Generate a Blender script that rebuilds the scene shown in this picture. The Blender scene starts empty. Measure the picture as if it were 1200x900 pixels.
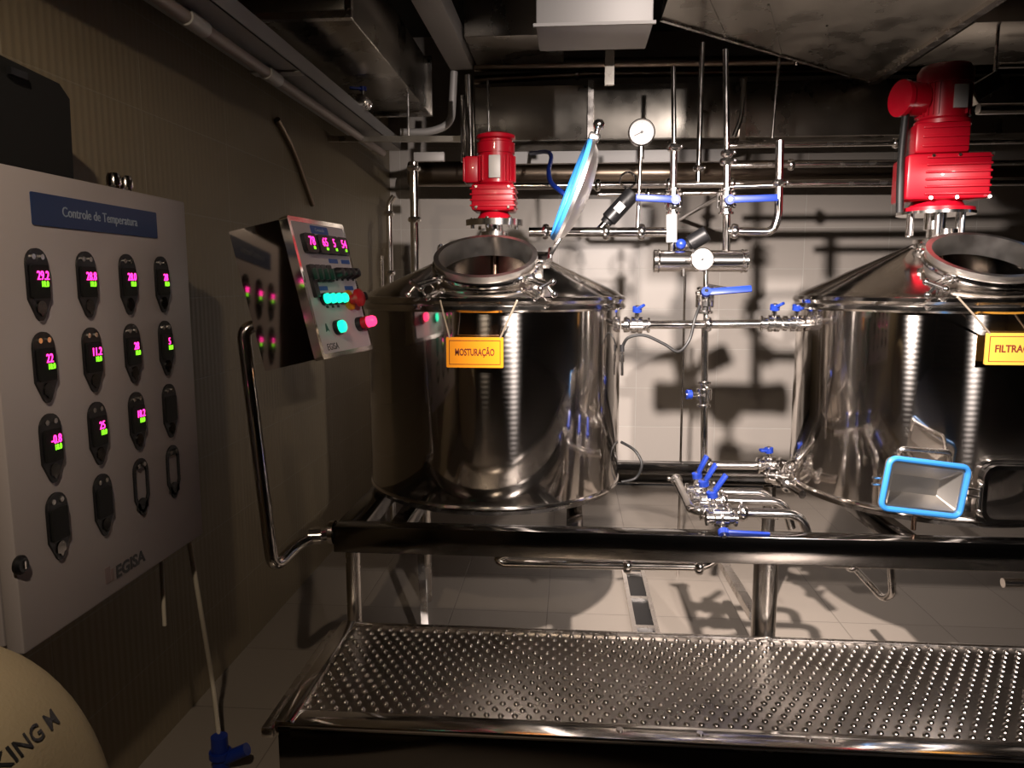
import bpy, bmesh, math, random
from math import sin, cos, pi, radians
from mathutils import Vector, Matrix
from mathutils.bvhtree import BVHTree
random.seed(4)
scn = bpy.context.scene
COL = scn.collection

# ------------------------------------------------------------------ camera
F = 880.0
CAM = Vector((0, 0, 1.55)); YAW = radians(4.5); PITCH = radians(7.6)
FWD = Vector((-sin(YAW)*cos(PITCH), cos(YAW)*cos(PITCH), -sin(PITCH)))
RGT = Vector((cos(YAW), sin(YAW), 0)); UPV = RGT.cross(FWD)
cd = bpy.data.cameras.new('camera'); co = bpy.data.objects.new('camera', cd); COL.objects.link(co)
cd.sensor_width = 36; cd.lens = 36*F/1200; cd.clip_start = 0.05
m = Matrix((RGT, UPV, -FWD)).transposed().to_4x4(); m.translation = CAM; co.matrix_world = m
scn.camera = co
def ray(px, py): return FWD + RGT*((px-600)/F) + UPV*((450-py)/F)
def PY(px, py, Y): d = ray(px, py); return CAM + d*((Y-CAM.y)/d.y)
def PX(px, py, X): d = ray(px, py); return CAM + d*((X-CAM.x)/d.x)
def PZ(px, py, Z): d = ray(px, py); return CAM + d*((Z-CAM.z)/d.z)
V = Vector
EX, EY, EZ = V((1,0,0)), V((0,1,0)), V((0,0,1))

# ------------------------------------------------------------------ materials
def nm(name):
    m = bpy.data.materials.new(name); m.use_nodes = True
    nt = m.node_tree; b = nt.nodes['Principled BSDF']
    return m, nt, b
def mat(name, col, rough=0.5, metal=0.0, emit=None, es=0, bump=0, bscale=40, coat=0, var=0, vscale=6):
    m, nt, b = nm(name)
    b.inputs['Base Color'].default_value = (*col, 1); b.inputs['Roughness'].default_value = rough
    b.inputs['Metallic'].default_value = metal
    b.inputs['Coat Weight'].default_value = coat
    if emit:
        b.inputs['Emission Color'].default_value = (*emit, 1); b.inputs['Emission Strength'].default_value = es
    N = nt.nodes.new; L = nt.links.new
    if bump or var:
        tc = N('ShaderNodeTexCoord')
    if bump:
        no = N('ShaderNodeTexNoise'); no.inputs['Scale'].default_value = bscale; no.inputs['Detail'].default_value = 4
        L(tc.outputs['Object'], no.inputs['Vector'])
        bp = N('ShaderNodeBump'); bp.inputs['Strength'].default_value = bump; bp.inputs['Distance'].default_value = 0.01
        L(no.outputs['Fac'], bp.inputs['Height']); L(bp.outputs['Normal'], b.inputs['Normal'])
    if var:
        n2 = N('ShaderNodeTexNoise'); n2.inputs['Scale'].default_value = vscale; n2.inputs['Detail'].default_value = 5
        L(tc.outputs['Object'], n2.inputs['Vector'])
        rp = N('ShaderNodeMapRange'); rp.inputs['To Min'].default_value = max(0.02, rough-var); rp.inputs['To Max'].default_value = min(1, rough+var)
        rp.inputs['From Min'].default_value = 0.3; rp.inputs['From Max'].default_value = 0.7
        L(n2.outputs['Fac'], rp.inputs['Value']); L(rp.outputs['Result'], b.inputs['Roughness'])
        mx = N('ShaderNodeMixRGB'); mx.inputs['Color1'].default_value = (*[c*(1-var) for c in col], 1); mx.inputs['Color2'].default_value = (*[min(1, c*(1+var)) for c in col], 1)
        L(n2.outputs['Fac'], mx.inputs['Fac']); L(mx.outputs['Color'], b.inputs['Base Color'])
    return m

STEEL = mat('polished_steel', (.78,.74,.70), .13, 1, var=.05, vscale=9)
STEEL2 = mat('satin_steel', (.72,.68,.64), .24, 1, var=.08, vscale=14)
BRIGHT = mat('bright_steel', (.88,.85,.82), .16, 1)
GALV = mat('galvanised_sheet', (.46,.43,.38), .30, 1, bump=.05, bscale=5, var=.1, vscale=4)
GALVW = mat('pale_sheet_metal', (.66,.63,.60), .5, .25, bump=.06, bscale=6)
TRAYM = mat('pale_cable_tray', (.55,.54,.53), .55, .3)
DARKPIPE = mat('dull_pipe', (.24,.19,.145), .3, 1)
BLACK = mat('black_plastic', (.008,.008,.009), .4)
BLACKM = mat('matt_black', (.002,.002,.002), .95)
RUB = mat('black_rubber', (.01,.01,.01), .5)
RED = mat('red_enamel', (.56,.004,.02), .35, coat=.3)
REDK = mat('red_plastic', (.45,.01,.015), .4)
BLUE = mat('blue_plastic', (.008,.032,.27), .4)
BLUEG = mat('blue_rubber_gasket', (.04,.27,.72), .45)
BLUET = mat('blue_title_plate', (.008,.035,.13), .45)
BLUET2 = mat('blue_tag', (.03,.11,.40), .45)
WHITEP = mat('white_enamel', (.50,.45,.45), .38)
WHITE = mat('white_plastic', (.75,.73,.70), .45)
ORANGE = mat('orange_board', (.95,.33,.008), .4)
YEL = mat('yellow_board', (.95,.47,.06), .4)
INK = mat('brown_ink', (.16,.02,.005), .5)
WHITEINK = mat('grey_white_ink', (.35,.42,.52), .5)
BLACKINK = mat('black_ink', (.012,.012,.013), .5)
PINKL = mat('pink_digits', (.02,0,.01), .5, emit=(1,.03,.32), es=3.5)
GREENL = mat('green_digits', (0,.02,0), .5, emit=(.25,1,.02), es=1.6)
TEALL = mat('teal_lamp', (0,.05,.04), .4, emit=(.01,.9,.48), es=1.8)
REDL = mat('red_lamp', (.05,0,.01), .4, emit=(1,.03,.12), es=3.0)
CLOTH = mat('sack_cloth', (.37,.30,.19), .9, bump=.12, bscale=160, var=.05)
CABLE = mat('white_cable', (.62,.55,.44), .5)
CORD = mat('natural_string', (.55,.45,.33), .8)
TREAD = mat('tread_steel', (.42,.385,.35), .27, 1, var=.03, vscale=3)
BRUSHED = mat('brushed_collar_steel', (.72,.69,.65), .33, 1, var=.04, vscale=20)
COPPER = mat('brown_shaft', (.58,.38,.27), .25, 1)
DARKST = mat('dark_polished_steel', (.20,.19,.18), .12, 1)

def tank_mat():
    m, nt, b = nm('brushed_tank_steel'); N = nt.nodes.new; L = nt.links.new
    b.inputs['Base Color'].default_value = (.74,.70,.66,1); b.inputs['Metallic'].default_value = 1
    b.inputs['Roughness'].default_value = .075
    b2 = N('ShaderNodeBsdfAnisotropic'); b2.inputs['Color'].default_value = (.74,.70,.66,1)
    b2.distribution = 'BECKMANN'; b2.inputs['Roughness'].default_value = .29; b2.inputs['Anisotropy'].default_value = .64
    tg = N('ShaderNodeTangent'); tg.direction_type = 'RADIAL'; tg.axis = 'Z'
    L(tg.outputs[0], b2.inputs['Tangent'])
    tc = N('ShaderNodeTexCoord')
    mp = N('ShaderNodeMapping'); mp.inputs['Scale'].default_value = (1,1,1); L(tc.outputs['Object'], mp.inputs[0])
    wv = N('ShaderNodeTexWave'); wv.bands_direction = 'Z'; wv.inputs['Scale'].default_value = 17; wv.inputs['Distortion'].default_value = .6
    L(mp.outputs[0], wv.inputs['Vector'])
    bp = N('ShaderNodeBump'); bp.inputs['Strength'].default_value = .16; bp.inputs['Distance'].default_value = .0012
    L(wv.outputs['Fac'], bp.inputs['Height']); L(bp.outputs[0], b2.inputs['Normal'])
    no = N('ShaderNodeTexNoise'); no.inputs['Scale'].default_value = 3
    L(tc.outputs['Object'], no.inputs['Vector'])
    bq = N('ShaderNodeBump'); bq.inputs['Strength'].default_value = .04; bq.inputs['Distance'].default_value = .03
    L(no.outputs['Fac'], bq.inputs['Height']); L(bq.outputs[0], b.inputs['Normal'])
    mx = N('ShaderNodeMixShader'); mx.inputs[0].default_value = .19
    L(b.outputs[0], mx.inputs[1]); L(b2.outputs[0], mx.inputs[2])
    L(mx.outputs[0], nt.nodes['Material Output'].inputs[0])
    return m
TANK = tank_mat()

def tile_mat(name, plane, col, grout, size, rough, ribs=False, off=(0,0)):
    m, nt, b = nm(name); N = nt.nodes.new; L = nt.links.new
    g = N('ShaderNodeNewGeometry'); s = N('ShaderNodeSeparateXYZ'); L(g.outputs['Position'], s.inputs[0])
    c = N('ShaderNodeCombineXYZ')
    a, bb = plane
    L(s.outputs[a], c.inputs[0]); L(s.outputs[bb], c.inputs[1])
    mp = N('ShaderNodeMapping'); mp.inputs['Location'].default_value = (off[0], off[1], 0); L(c.outputs[0], mp.inputs[0])
    br = N('ShaderNodeTexBrick'); br.offset = 0; br.inputs['Scale'].default_value = 1
    br.inputs['Brick Width'].default_value = size[0]; br.inputs['Row Height'].default_value = size[1]
    br.inputs['Mortar Size'].default_value = .003; br.inputs['Mortar Smooth'].default_value = .3
    br.inputs['Color1'].default_value = (*col,1); br.inputs['Color2'].default_value = (*[x*.95 for x in col],1); br.inputs['Mortar'].default_value = (*grout,1)
    L(mp.outputs[0], br.inputs['Vector']); L(br.outputs['Color'], b.inputs['Base Color'])
    b.inputs['Roughness'].default_value = rough
    bp = N('ShaderNodeBump'); bp.inputs['Strength'].default_value = .5; bp.inputs['Distance'].default_value = .003; bp.invert = True
    L(br.outputs['Fac'], bp.inputs['Height'])
    if ribs:
        wv = N('ShaderNodeTexWave'); wv.bands_direction = 'X'; wv.inputs['Scale'].default_value = 10
        L(mp.outputs[0], wv.inputs['Vector'])
        b2 = N('ShaderNodeBump'); b2.inputs['Strength'].default_value = .22; b2.inputs['Distance'].default_value = .004
        L(wv.outputs['Fac'], b2.inputs['Height']); L(b2.outputs[0], bp.inputs['Normal'])
    L(bp.outputs[0], b.inputs['Normal'])
    return m
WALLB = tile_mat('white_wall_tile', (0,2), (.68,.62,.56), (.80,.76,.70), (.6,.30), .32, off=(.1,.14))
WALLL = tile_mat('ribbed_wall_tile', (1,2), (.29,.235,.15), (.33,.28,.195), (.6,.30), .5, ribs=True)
FLOORM = tile_mat('pale_floor_tile', (0,1), (.34,.295,.25), (.23,.2,.17), (.45,.45), .4, off=(.1,.2))
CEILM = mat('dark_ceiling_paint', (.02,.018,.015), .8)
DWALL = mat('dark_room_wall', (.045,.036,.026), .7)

# ------------------------------------------------------------------ mesh builder
def frame(o, r, u):
    r = V(r).normalized(); u = V(u); u = (u - r*u.dot(r)).normalized(); n = r.cross(u)
    M = Matrix((r, u, n)).transposed().to_4x4(); M.translation = V(o); return M
def axis_frame(o, a):
    a = V(a).normalized(); t = EZ if abs(a.z) < .9 else EX
    r = t.cross(a).normalized(); return frame(o, r, a.cross(r))
class MB:
    def __init__(s): s.bm = bmesh.new()
    def face(s, vs):
        try: return s.bm.faces.new(vs)
        except ValueError: return None
    def box(s, c, size, M=None, bev=0):
        b = bmesh.new(); bmesh.ops.create_cube(b, size=1)
        bmesh.ops.scale(b, vec=V(size), verts=b.verts)
        if bev: bmesh.ops.bevel(b, geom=list(b.edges), offset=bev, segments=2, profile=.5, affect='EDGES')
        bmesh.ops.translate(b, vec=V(c), verts=b.verts)
        if M is not None: bmesh.ops.transform(b, matrix=M, verts=b.verts)
        s.merge(b); return s
    def merge(s, b):
        me = bpy.data.meshes.new('t'); b.to_mesh(me); b.free(); s.bm.from_mesh(me); bpy.data.meshes.remove(me)
    def beam(s, p, q, w, h, up=EZ, bev=0):
        p, q = V(p), V(q); d = q-p; M = frame((p+q)/2, d, up)
        s.box((0,0,0), (d.length, h, w), M, bev); return s
    def lathe(s, prof, o=(0,0,0), a=EZ, seg=32, closed=False):
        M = axis_frame(o, a); rings = []
        for r, z in prof:
            if r < 1e-6: rings.append([s.bm.verts.new(M @ V((0,0,z)))])
            else: rings.append([s.bm.verts.new(M @ V((r*cos(2*pi*i/seg), r*sin(2*pi*i/seg), z))) for i in range(seg)])
        pairs = list(zip(rings, rings[1:]))
        if closed: pairs.append((rings[-1], rings[0]))
        for A, B in pairs:
            for i in range(seg):
                j = (i+1) % seg
                if len(A) == 1 and len(B) == 1: break
                if len(A) == 1: s.face((A[0], B[j], B[i]))
                elif len(B) == 1: s.face((A[i], A[j], B[0]))
                else: s.face((A[i], A[j], B[j], B[i]))
        return s
    def cyl(s, p, q, r, seg=20, r2=None):
        p, q = V(p), V(q); L = (q-p).length; r2 = r if r2 is None else r2
        return s.lathe([(0,0),(r,0),(r2,L),(0,L)], p, q-p, seg)
    def sphere(s, c, r, seg=16, sc=(1,1,1)):
        b = bmesh.new(); bmesh.ops.create_uvsphere(b, u_segments=seg, v_segments=max(6, seg//2), radius=r)
        bmesh.ops.scale(b, vec=V(sc), verts=b.verts); bmesh.ops.translate(b, vec=V(c), verts=b.verts); s.merge(b); return s
    def torus(s, c, a, R, r, seg=40, k=10):
        return s.lathe([(R+r*cos(2*pi*i/k), r*sin(2*pi*i/k)) for i in range(k)], c, a, seg, closed=True)
    def tube(s, pts, r, bend=0, seg=14, closed=False):
        pts = [V(p) for p in pts]
        path = [pts[0]]
        for i in range(1, len(pts)-1):
            a, b, c = pts[i-1], pts[i], pts[i+1]
            d1 = (a-b); d2 = (c-b); l = min(bend, d1.length*.49, d2.length*.49)
            if l < 1e-4: path.append(b); continue
            s1 = b + d1.normalized()*l; s2 = b + d2.normalized()*l
            for k in range(9):
                t = k/8; path.append(s1*(1-t)**2 + b*2*t*(1-t) + s2*t*t)
        path.append(pts[-1])
        s.sweep(path, r, seg, closed); return s
    def sweep(s, path, r, seg=14, closed=False):
        n = len(path); T = []
        for i in range(n):
            a = path[i-1] if (i or closed) else path[i]; b = path[(i+1) % n] if (i < n-1 or closed) else path[i]
            T.append((b-a).normalized())
        t = T[0]; u = (EZ if abs(t.z) < .9 else EX); u = (u - t*u.dot(t)).normalized(); rings = []
        for i in range(n):
            t = T[i]; u = (u - t*u.dot(t)).normalized(); w = t.cross(u)
            rings.append([s.bm.verts.new(path[i] + (u*cos(2*pi*k/seg) + w*sin(2*pi*k/seg))*r) for k in range(seg)])
        pr = list(zip(rings, rings[1:])) + ([(rings[-1], rings[0])] if closed else [])
        for A, B in pr:
            for k in range(seg): s.face((A[k], A[(k+1) % seg], B[(k+1) % seg], B[k]))
        if not closed: s.face(rings[0][::-1]); s.face(rings[-1])
    def prism(s, M, poly, z0, z1):
        a = [s.bm.verts.new(M @ V((x, y, z0))) for x, y in poly]; b = [s.bm.verts.new(M @ V((x, y, z1))) for x, y in poly]
        s.face(a[::-1]); s.face(b); n = len(a)
        for i in range(n): s.face((a[i], a[(i+1) % n], b[(i+1) % n], b[i]))
        return s
    def extr(s, pts, vec):
        pts = [V(p) for p in pts]; vec = V(vec)
        a = [s.bm.verts.new(p) for p in pts]; b = [s.bm.verts.new(p+vec) for p in pts]
        s.face(a[::-1]); s.face(b); n = len(a)
        for i in range(n): s.face((a[i], a[(i+1) % n], b[(i+1) % n], b[i]))
        return s
    def frame_prism(s, M, outer, inner, z0, z1):
        n = len(outer)
        R = [[s.bm.verts.new(M @ V((x, y, z))) for x, y in p] for p, z in ((outer,z0),(outer,z1),(inner,z1),(inner,z0))]
        for a, b in zip(R, R[1:]+R[:1]):
            for i in range(n): s.face((a[i], a[(i+1) % n], b[(i+1) % n], b[i]))
        return s

def worigin(o):
    p = V((0,0,0))
    while o: p += o.location; o = o.parent
    return p
def finish(bm, name, m, ang=35):
    bmesh.ops.recalc_face_normals(bm, faces=bm.faces)
    me = bpy.data.meshes.new(name); bm.to_mesh(me); bm.free()
    for p in me.polygons: p.use_smooth = True
    me.set_sharp_from_angle(angle=radians(ang)); me.materials.append(m); return me
def part(name, mb, m, parent, label=None, kind=None):
    bmesh.ops.translate(mb.bm, vec=-worigin(parent), verts=mb.bm.verts)
    o = bpy.data.objects.new(name, finish(mb.bm, name, m)); COL.objects.link(o); o.parent = parent
    if label: o['label'] = label
    if kind: o['kind'] = kind
    return o
def props(o, label, cat, group=None):
    o['label'] = label; o['category'] = cat
    if group: o['group'] = group
    return o
def thing(name, loc, label, cat, group=None):
    o = bpy.data.objects.new(name, None); COL.objects.link(o); o.location = V(loc); o.empty_display_size = .05
    return props(o, label, cat, group)
def solo(name, mb, m, label, cat, group=None):
    vs = mb.bm.verts; xs = [v.co.x for v in vs]; ys = [v.co.y for v in vs]; zs = [v.co.z for v in vs]
    o0 = V(((min(xs)+max(xs))/2, (min(ys)+max(ys))/2, min(zs)))
    bmesh.ops.translate(mb.bm, vec=-o0, verts=vs)
    o = bpy.data.objects.new(name, finish(mb.bm, name, m)); COL.objects.link(o); o.location = o0
    return props(o, label, cat, group)
def struct(name, mb, m):
    o = bpy.data.objects.new(name, finish(mb.bm, name, m)); COL.objects.link(o); o['kind'] = 'structure'; return o
def textmb(body, size, M, depth=.001, z=0, sx=1, bold=0):
    c = bpy.data.curves.new('t', 'FONT'); c.body = body; c.size = size; c.align_x = 'CENTER'; c.align_y = 'CENTER'; c.extrude = depth; c.resolution_u = 3; c.offset = bold*size*1.5
    o = bpy.data.objects.new('t', c); COL.objects.link(o)
    dg = bpy.context.evaluated_depsgraph_get(); me = bpy.data.meshes.new_from_object(o.evaluated_get(dg))
    bpy.data.objects.remove(o); bpy.data.curves.remove(c)
    mb = MB(); mb.bm.from_mesh(me); bpy.data.meshes.remove(me)
    bmesh.ops.transform(mb.bm, matrix=M @ Matrix.Translation((0,0,z)) @ Matrix.Diagonal((sx,1,1,1)), verts=mb.bm.verts)
    return mb
def rrect(w, h, r, n=5, cx=0, cy=0):
    P = []
    for k, (sx, sy) in enumerate(((1,1),(-1,1),(-1,-1),(1,-1))):
        for i in range(n+1):
            a = pi/2*k + pi/2*i/n
            P.append((cx+sx*(w/2-r)+r*cos(a), cy+sy*(h/2-r)+r*sin(a)))
    return P

# ------------------------------------------------------------------ room
XL, YB, ZC = -1.38, 5.75, 3.35
XR, YF = 4.2, -3.2
b = MB(); b.box(((XL+XR)/2, (YB+YF)/2, -.05), (XR-XL+.4, YB-YF+.4, .1)); struct('floor', b, FLOORM)
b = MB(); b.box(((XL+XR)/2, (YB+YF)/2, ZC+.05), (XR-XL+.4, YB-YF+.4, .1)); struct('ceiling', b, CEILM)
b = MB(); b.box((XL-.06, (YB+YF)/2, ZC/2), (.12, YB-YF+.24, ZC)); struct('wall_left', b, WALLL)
b = MB(); b.box(((XL+XR)/2, YB+.06, ZC/2), (XR-XL+.24, .12, ZC)); struct('wall_back', b, WALLB)
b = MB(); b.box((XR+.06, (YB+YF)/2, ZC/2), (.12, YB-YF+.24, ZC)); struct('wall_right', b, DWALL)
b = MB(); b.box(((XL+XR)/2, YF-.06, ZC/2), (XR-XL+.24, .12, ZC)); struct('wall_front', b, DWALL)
b = MB(); b.box(((XL+XR)/2, YB-.008, .05), (XR-XL, .016, .1)); struct('baseboard_back', b, BLACK)

# ------------------------------------------------------------------ platform (open frame carrying both tanks)
ZP = .713; YP0, YP1 = 2.47, 3.55
XP0 = PY(390, 620, YP0).x; XP1 = 2.9
t = thing('tank_platform', (XP0, YP0, 0), 'long polished steel frame on round legs carrying both brewing tanks', 'platform')
BH = .095
def beam(name, p, q, w=.07, h=BH, mt=DARKST):
    b = MB(); b.beam(p, q, w, h, EZ, .004); return part(name, b, mt, t)
zc = ZP-BH/2
beam('front_beam', (XP0, YP0+.035, zc), (XP1, YP0+.035, zc))
beam('back_beam', (XP0, YP1-.035, zc), (XP1, YP1-.035, zc))
for x in (XP0+.035, XP1-.035): beam('side_beam', (x, YP0+.07, zc), (x, YP1-.07, zc))
for x in (-.62, .02, 1.17, 1.80): beam('cross_beam', (x, YP0+.07, zc-.01), (x, YP1-.07, zc-.01), .06, .07)
b = MB(); b.box(((XP0+.455)/2+.0, 0, 0), (.01, .01, .01))
for k, (px) in enumerate((415, 896)):
    c = PY(px, 700, YP0+.06); r = .026 if k == 0 else .041
    b = MB(); b.cyl((c.x, c.y, .0), (c.x, c.y, ZP-BH), r, 28); lg = part('leg', b, STEEL2, t)
    b = MB(); b.lathe([(0,0),(r+.03,0),(r+.03,.01),(r,.012),(r,.03)], (c.x, c.y, 0), EZ, 28); part('foot', b, STEEL2, lg)
for x, y in ((XP0+.12, YP1-.06), (.93, YP1-.06), (2.4, YP0+.06), (2.4, YP1-.06)):
    b = MB(); b.cyl((x, y, 0), (x, y, ZP-BH), .03, 24); part('leg', b, STEEL2, t)
b = MB(); b.beam((XP0+.22, YP0+.5, .05), (XP0+.09, YP1-.1, ZP-BH-.02), .03, .03); part('brace', b, STEEL2, t)
p0, p1 = PY(884, 722, 2.75), PY(846, 658, 3.3)
b = MB(); b.beam(p0, p1, .035, .035); part('brace', b, STEEL2, t)

# ------------------------------------------------------------------ step platform with dimpled tread
TZ = PY(700, 741, 2.42).z
YT1 = 2.42
YT0 = PZ(700, 873, TZ-.012).y
XT0 = PZ(402, 735, TZ).x; XT1 = 2.75
XT0f = PZ(296, 862, TZ).x
t = thing('dimpled_step', ((XT0+XT1)/2, YT0, 0), 'low steel step with dimpled anti-slip tread in front of the tanks', 'step')
b = MB()
x0, x1, y0, y1 = XT0+.02, XT1, YT0+.085, YT1-.03
# plate
b.box(((XT0+XT1)/2, (YT0+YT1)/2, TZ-.008), (XT1-XT0, YT1-YT0, .012))
px_, py_ = .0385, .030
row = 0; y = y0+.01
while y < y1:
    x = x0 + .03 + (px_/2 if row % 2 else 0)
    while x < x1-.02:
        r0 = .0098; seg = 8
        R = []
        for rr, zz in ((1,0),(.82,.0046),(.45,.0078)):
            R.append([b.bm.verts.new((x+r0*rr*cos(2*pi*i/seg), y+r0*rr*sin(2*pi*i/seg), TZ-.0025+zz)) for i in range(seg)])
        top = b.bm.verts.new((x, y, TZ+.0062))
        for A, B in zip(R, R[1:]):
            for i in range(seg): b.face((A[i], A[(i+1)%seg], B[(i+1)%seg], B[i]))
        for i in range(seg): b.face((R[-1][i], R[-1][(i+1)%seg], top))
        x += px_
    y += py_; row += 1
part('tread', b, TREAD, t)
b = MB(); b.beam((XT0, YT1-.01, TZ-.02), (XT1, YT1-.01, TZ-.02), .02, .056, EZ, .003); part('back_rim', b, STEEL2, t)
b = MB(); b.box(((XT0+XT1)/2, YT0+.035, TZ+.001), (XT1-XT0, .07, .012), None, .003); part('front_border', b, STEEL, t)
b = MB(); b.box(((XT0+XT1)/2, YT0+.004, TZ-.075), (XT1-XT0, .008, .14), None, .002); part('front_skirt', b, DARKST, t)
b = MB(); b.beam((XT0+.015, YT0, TZ-.01), (XT0+.015, YT1, TZ-.01), .05, .045, EZ, .006); part('side_rail', b, STEEL, t)
b = MB(); b.beam((XT0-.035, YT0+.01, TZ-.03), (XT0-.035, YT1-.02, TZ-.03), .035, .03, EZ, .006); part('side_rail', b, STEEL2, t)
for x in (XT0+.05, 1.0, XT1-.06):
    for y in (YT0+.07, YT1-.06):
        b = MB(); b.beam((x, y, 0), (x, y, TZ-.014), .04, .04, EX); part('leg', b, STEEL2, t)
for px in (727, 821, 946, 972):
    p = PZ(px, 862, TZ+.007)
    b = MB(); b.cyl((p.x, YT0+.04, TZ+.006), (p.x, YT0+.04, TZ+.011), .009, 12); part('bolt', b, BRIGHT, t)

# ------------------------------------------------------------------ brewing tanks
R_T = .52; ZD = .742; ZR = .79; SL = .485     # drum height, rim top, cone slope
def make_tank(name, loc, label):
    t = thing(name, loc, label, 'tank')
    o = V(loc)
    def at(x, y, z): return o + V((x, y, z))
    b = MB(); b.lathe([(.47,0),(.50,0),(.50,.014),(.47,.014)], o, EZ, 72, closed=True); part('base_ring', b, STEEL2, t)
    # drum (hollow)
    b = MB(); b.lathe([(0,.015),(R_T-.03,.015),(R_T-.008,.022),(R_T,.04),(R_T,ZD),(R_T-.006,ZD),(R_T-.006,.044),(0,.03)], o, EZ, 128); part('drum', b, TANK, t)
    b = MB(); b.torus(at(0,0,.03), EZ, R_T-.002, .008, 96, 8); part('bottom_rim', b, STEEL, t)
    # rim flange: two rolled lips
    b = MB(); b.lathe([(R_T-.01,ZD-.004),(R_T+.016,ZD-.004),(R_T+.022,ZD+.004),(R_T+.016,ZD+.014),(R_T+.012,ZD+.02),(R_T+.016,ZD+.026),(R_T+.022,ZD+.034),(R_T+.014,ZD+.046),(R_T-.01,ZR+.006)], o, EZ, 128, closed=True); part('rim', b, STEEL, t)
    # cone with hole for manhole
    ct = .09; hz = ZR+(R_T-ct)*SL
    b = MB(); b.lathe([(R_T+.005,ZR),(R_T-.02,ZR+.018),(ct,hz),(ct,hz-.006),(R_T-.025,ZR+.006),(R_T-.005,ZR-.004)], o, EZ, 128, closed=True)
    bmesh.ops.translate(b.bm, vec=-o, verts=b.bm.verts)
    cone = bpy.data.objects.new('cone_top', finish(b.bm, 'cone_top', STEEL)); COL.objects.link(cone)
    a = math.atan(SL); n = V((0, -sin(a), cos(a))); e1 = EX; e2 = n.cross(e1)
    rc = .315; c = V((0, -rc, ZR+.01+(R_T-rc)*SL))
    RM = .178
    b = MB(); b.cyl(c-n*.2, c+n*.2, RM-.004, 64)
    cut = bpy.data.objects.new('cut', finish(b.bm, 'cut', STEEL)); COL.objects.link(cut)
    md = cone.modifiers.new('b', 'BOOLEAN'); md.operation = 'DIFFERENCE'; md.object = cut; md.solver = 'EXACT'
    dg = bpy.context.evaluated_depsgraph_get(); me = bpy.data.meshes.new_from_object(cone.evaluated_get(dg)); me.name = 'cone_top'
    cone.modifiers.clear(); cone.data = me; bpy.data.objects.remove(cut)
    for p in me.polygons: p.use_smooth = True
    me.set_sharp_from_angle(angle=radians(30))
    cone.parent = t
    # manhole collar
    C = o + c
    b = MB(); b.lathe([(RM-.005,-.03),(RM+.004,-.03),(RM+.004,.034),(RM+.014,.038),(RM+.014,.048),(RM-.005,.048)], C, n, 72, closed=True)
    col = part('manhole_collar', b, BRUSHED, t)
    b = MB(); b.torus(C+n*.012, n, RM+.012, .012, 72, 10); part('weld_bead', b, STEEL, col)
    # clamps
    for th in (218, 322, 152):
        d = e1*cos(radians(th)) + e2*sin(radians(th)); tg = n.cross(d)
        q = C + d*(RM+.01) + n*.032
        b = MB(); b.box((0,0,0), (.03,.03,.03), frame(q+d*.012-n*.02, tg, n), .003); b.cyl(q+d*.02-tg*.022-n*.02, q+d*.02+tg*.022-n*.02, .006, 10)
        k = part('clamp', b, BRIGHT, t)
        if th != 152:
            e = q + d*.105 - n*.02
            b = MB()
            for s in (-1, 1): b.cyl(q+d*.02+tg*.012*s-n*.02, e+tg*.012*s, .0055, 10)
            b.cyl(e-tg*.026, e+tg*.026, .009, 12); part('swing_bolt', b, BRIGHT, k)
            b = MB(); b.sphere(e+tg*.034, .012); b.sphere(e-tg*.034, .012); b.cyl(e, e+d*.035-n*.025, .006, 10); b.sphere(e+d*.035-n*.025, .012); part('wing_nut', b, BRIGHT, k)
            b = MB(); b.torus(C+d*(RM+.07)-n*.02, tg, .022, .004, 20, 8); part('eye_ring', b, BRIGHT, k)
        else:
            b = MB(); b.torus(q+d*.02+n*.0, d, .014, .005, 20, 8); part('eye_ring', b, BRIGHT, k)
    # hinge and open lid (swung up on the right)
    hb = C + e1*(RM+.03) + n*.018 + e2*.02
    b = MB(); b.box((0,0,0), (.06,.07,.04), frame(hb, e1, e2), .005); b.cyl(hb+e1*.03-e2*.05+n*.02, hb+e1*.03+e2*.05+n*.02, .010, 14); b.box((0,0,0), (.03,.02,.07), frame(hb-e1*.01-e2*.05-n*.02, e1, e2), .003)
    hg = part('hinge', b, BRIGHT, t)
    hp = hb + e1*.03 + n*.02
    lu = V((.345,.02,.93)).normalized()                     # direction from the hinge to the far edge of the lid
    ln = V((-.95,-.10,.33)); ln = (ln - lu*ln.dot(lu)).normalized()   # inner face direction (left)
    RL = .195
    lc = hp + lu*(RL+.05)
    b = MB(); b.lathe([(0,-.055),(.06,-.053),(.12,-.043),(.165,-.026),(RL-.012,-.008),(RL,-.006),(RL,.006),(RL-.01,.010),(.165,.006),(.12,-.012),(.06,-.022),(0,-.024)], lc, ln, 64)
    lid = part('manhole_lid', b, mat('satin_lid_steel', (.9,.88,.86), .34, 1), t)
    b = MB(); b.torus(lc+ln*.010, ln, RL-.016, .012, 64, 10); part('gasket', b, BLUEG, lid, 'blue rubber gasket')
    ke = lc + lu*(RL+.02)
    b = MB(); b.sphere(ke+lu*.035, .021, 20); b.cyl(lc+lu*(RL-.03)-ln*.01, ke+lu*.03, .009, 12); b.box((0,0,0), (.03,.04,.025), frame(ke-lu*.012, lu, ln), .004); part('knob', b, BRIGHT, lid)
    b = MB(); b.beam(hp, lc-lu*(RL-.03)-ln*.012, .04, .016, ln, .003); part('hinge_arm', b, BRIGHT, lid)
    # neck under the agitator
    b = MB(); b.lathe([(ct+.005,hz-.02),(ct+.012,hz+.01),(.07,hz+.012),(.055,hz+.02),(.055,hz+.05),(.04,hz+.05),(.04,hz-.02)], o, EZ, 40, closed=True); part('neck', b, STEEL2, t)
    return t, C, n, hz
T1 = (-.318, 3.13, ZP); T2 = (1.45, 3.13, ZP)
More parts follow.
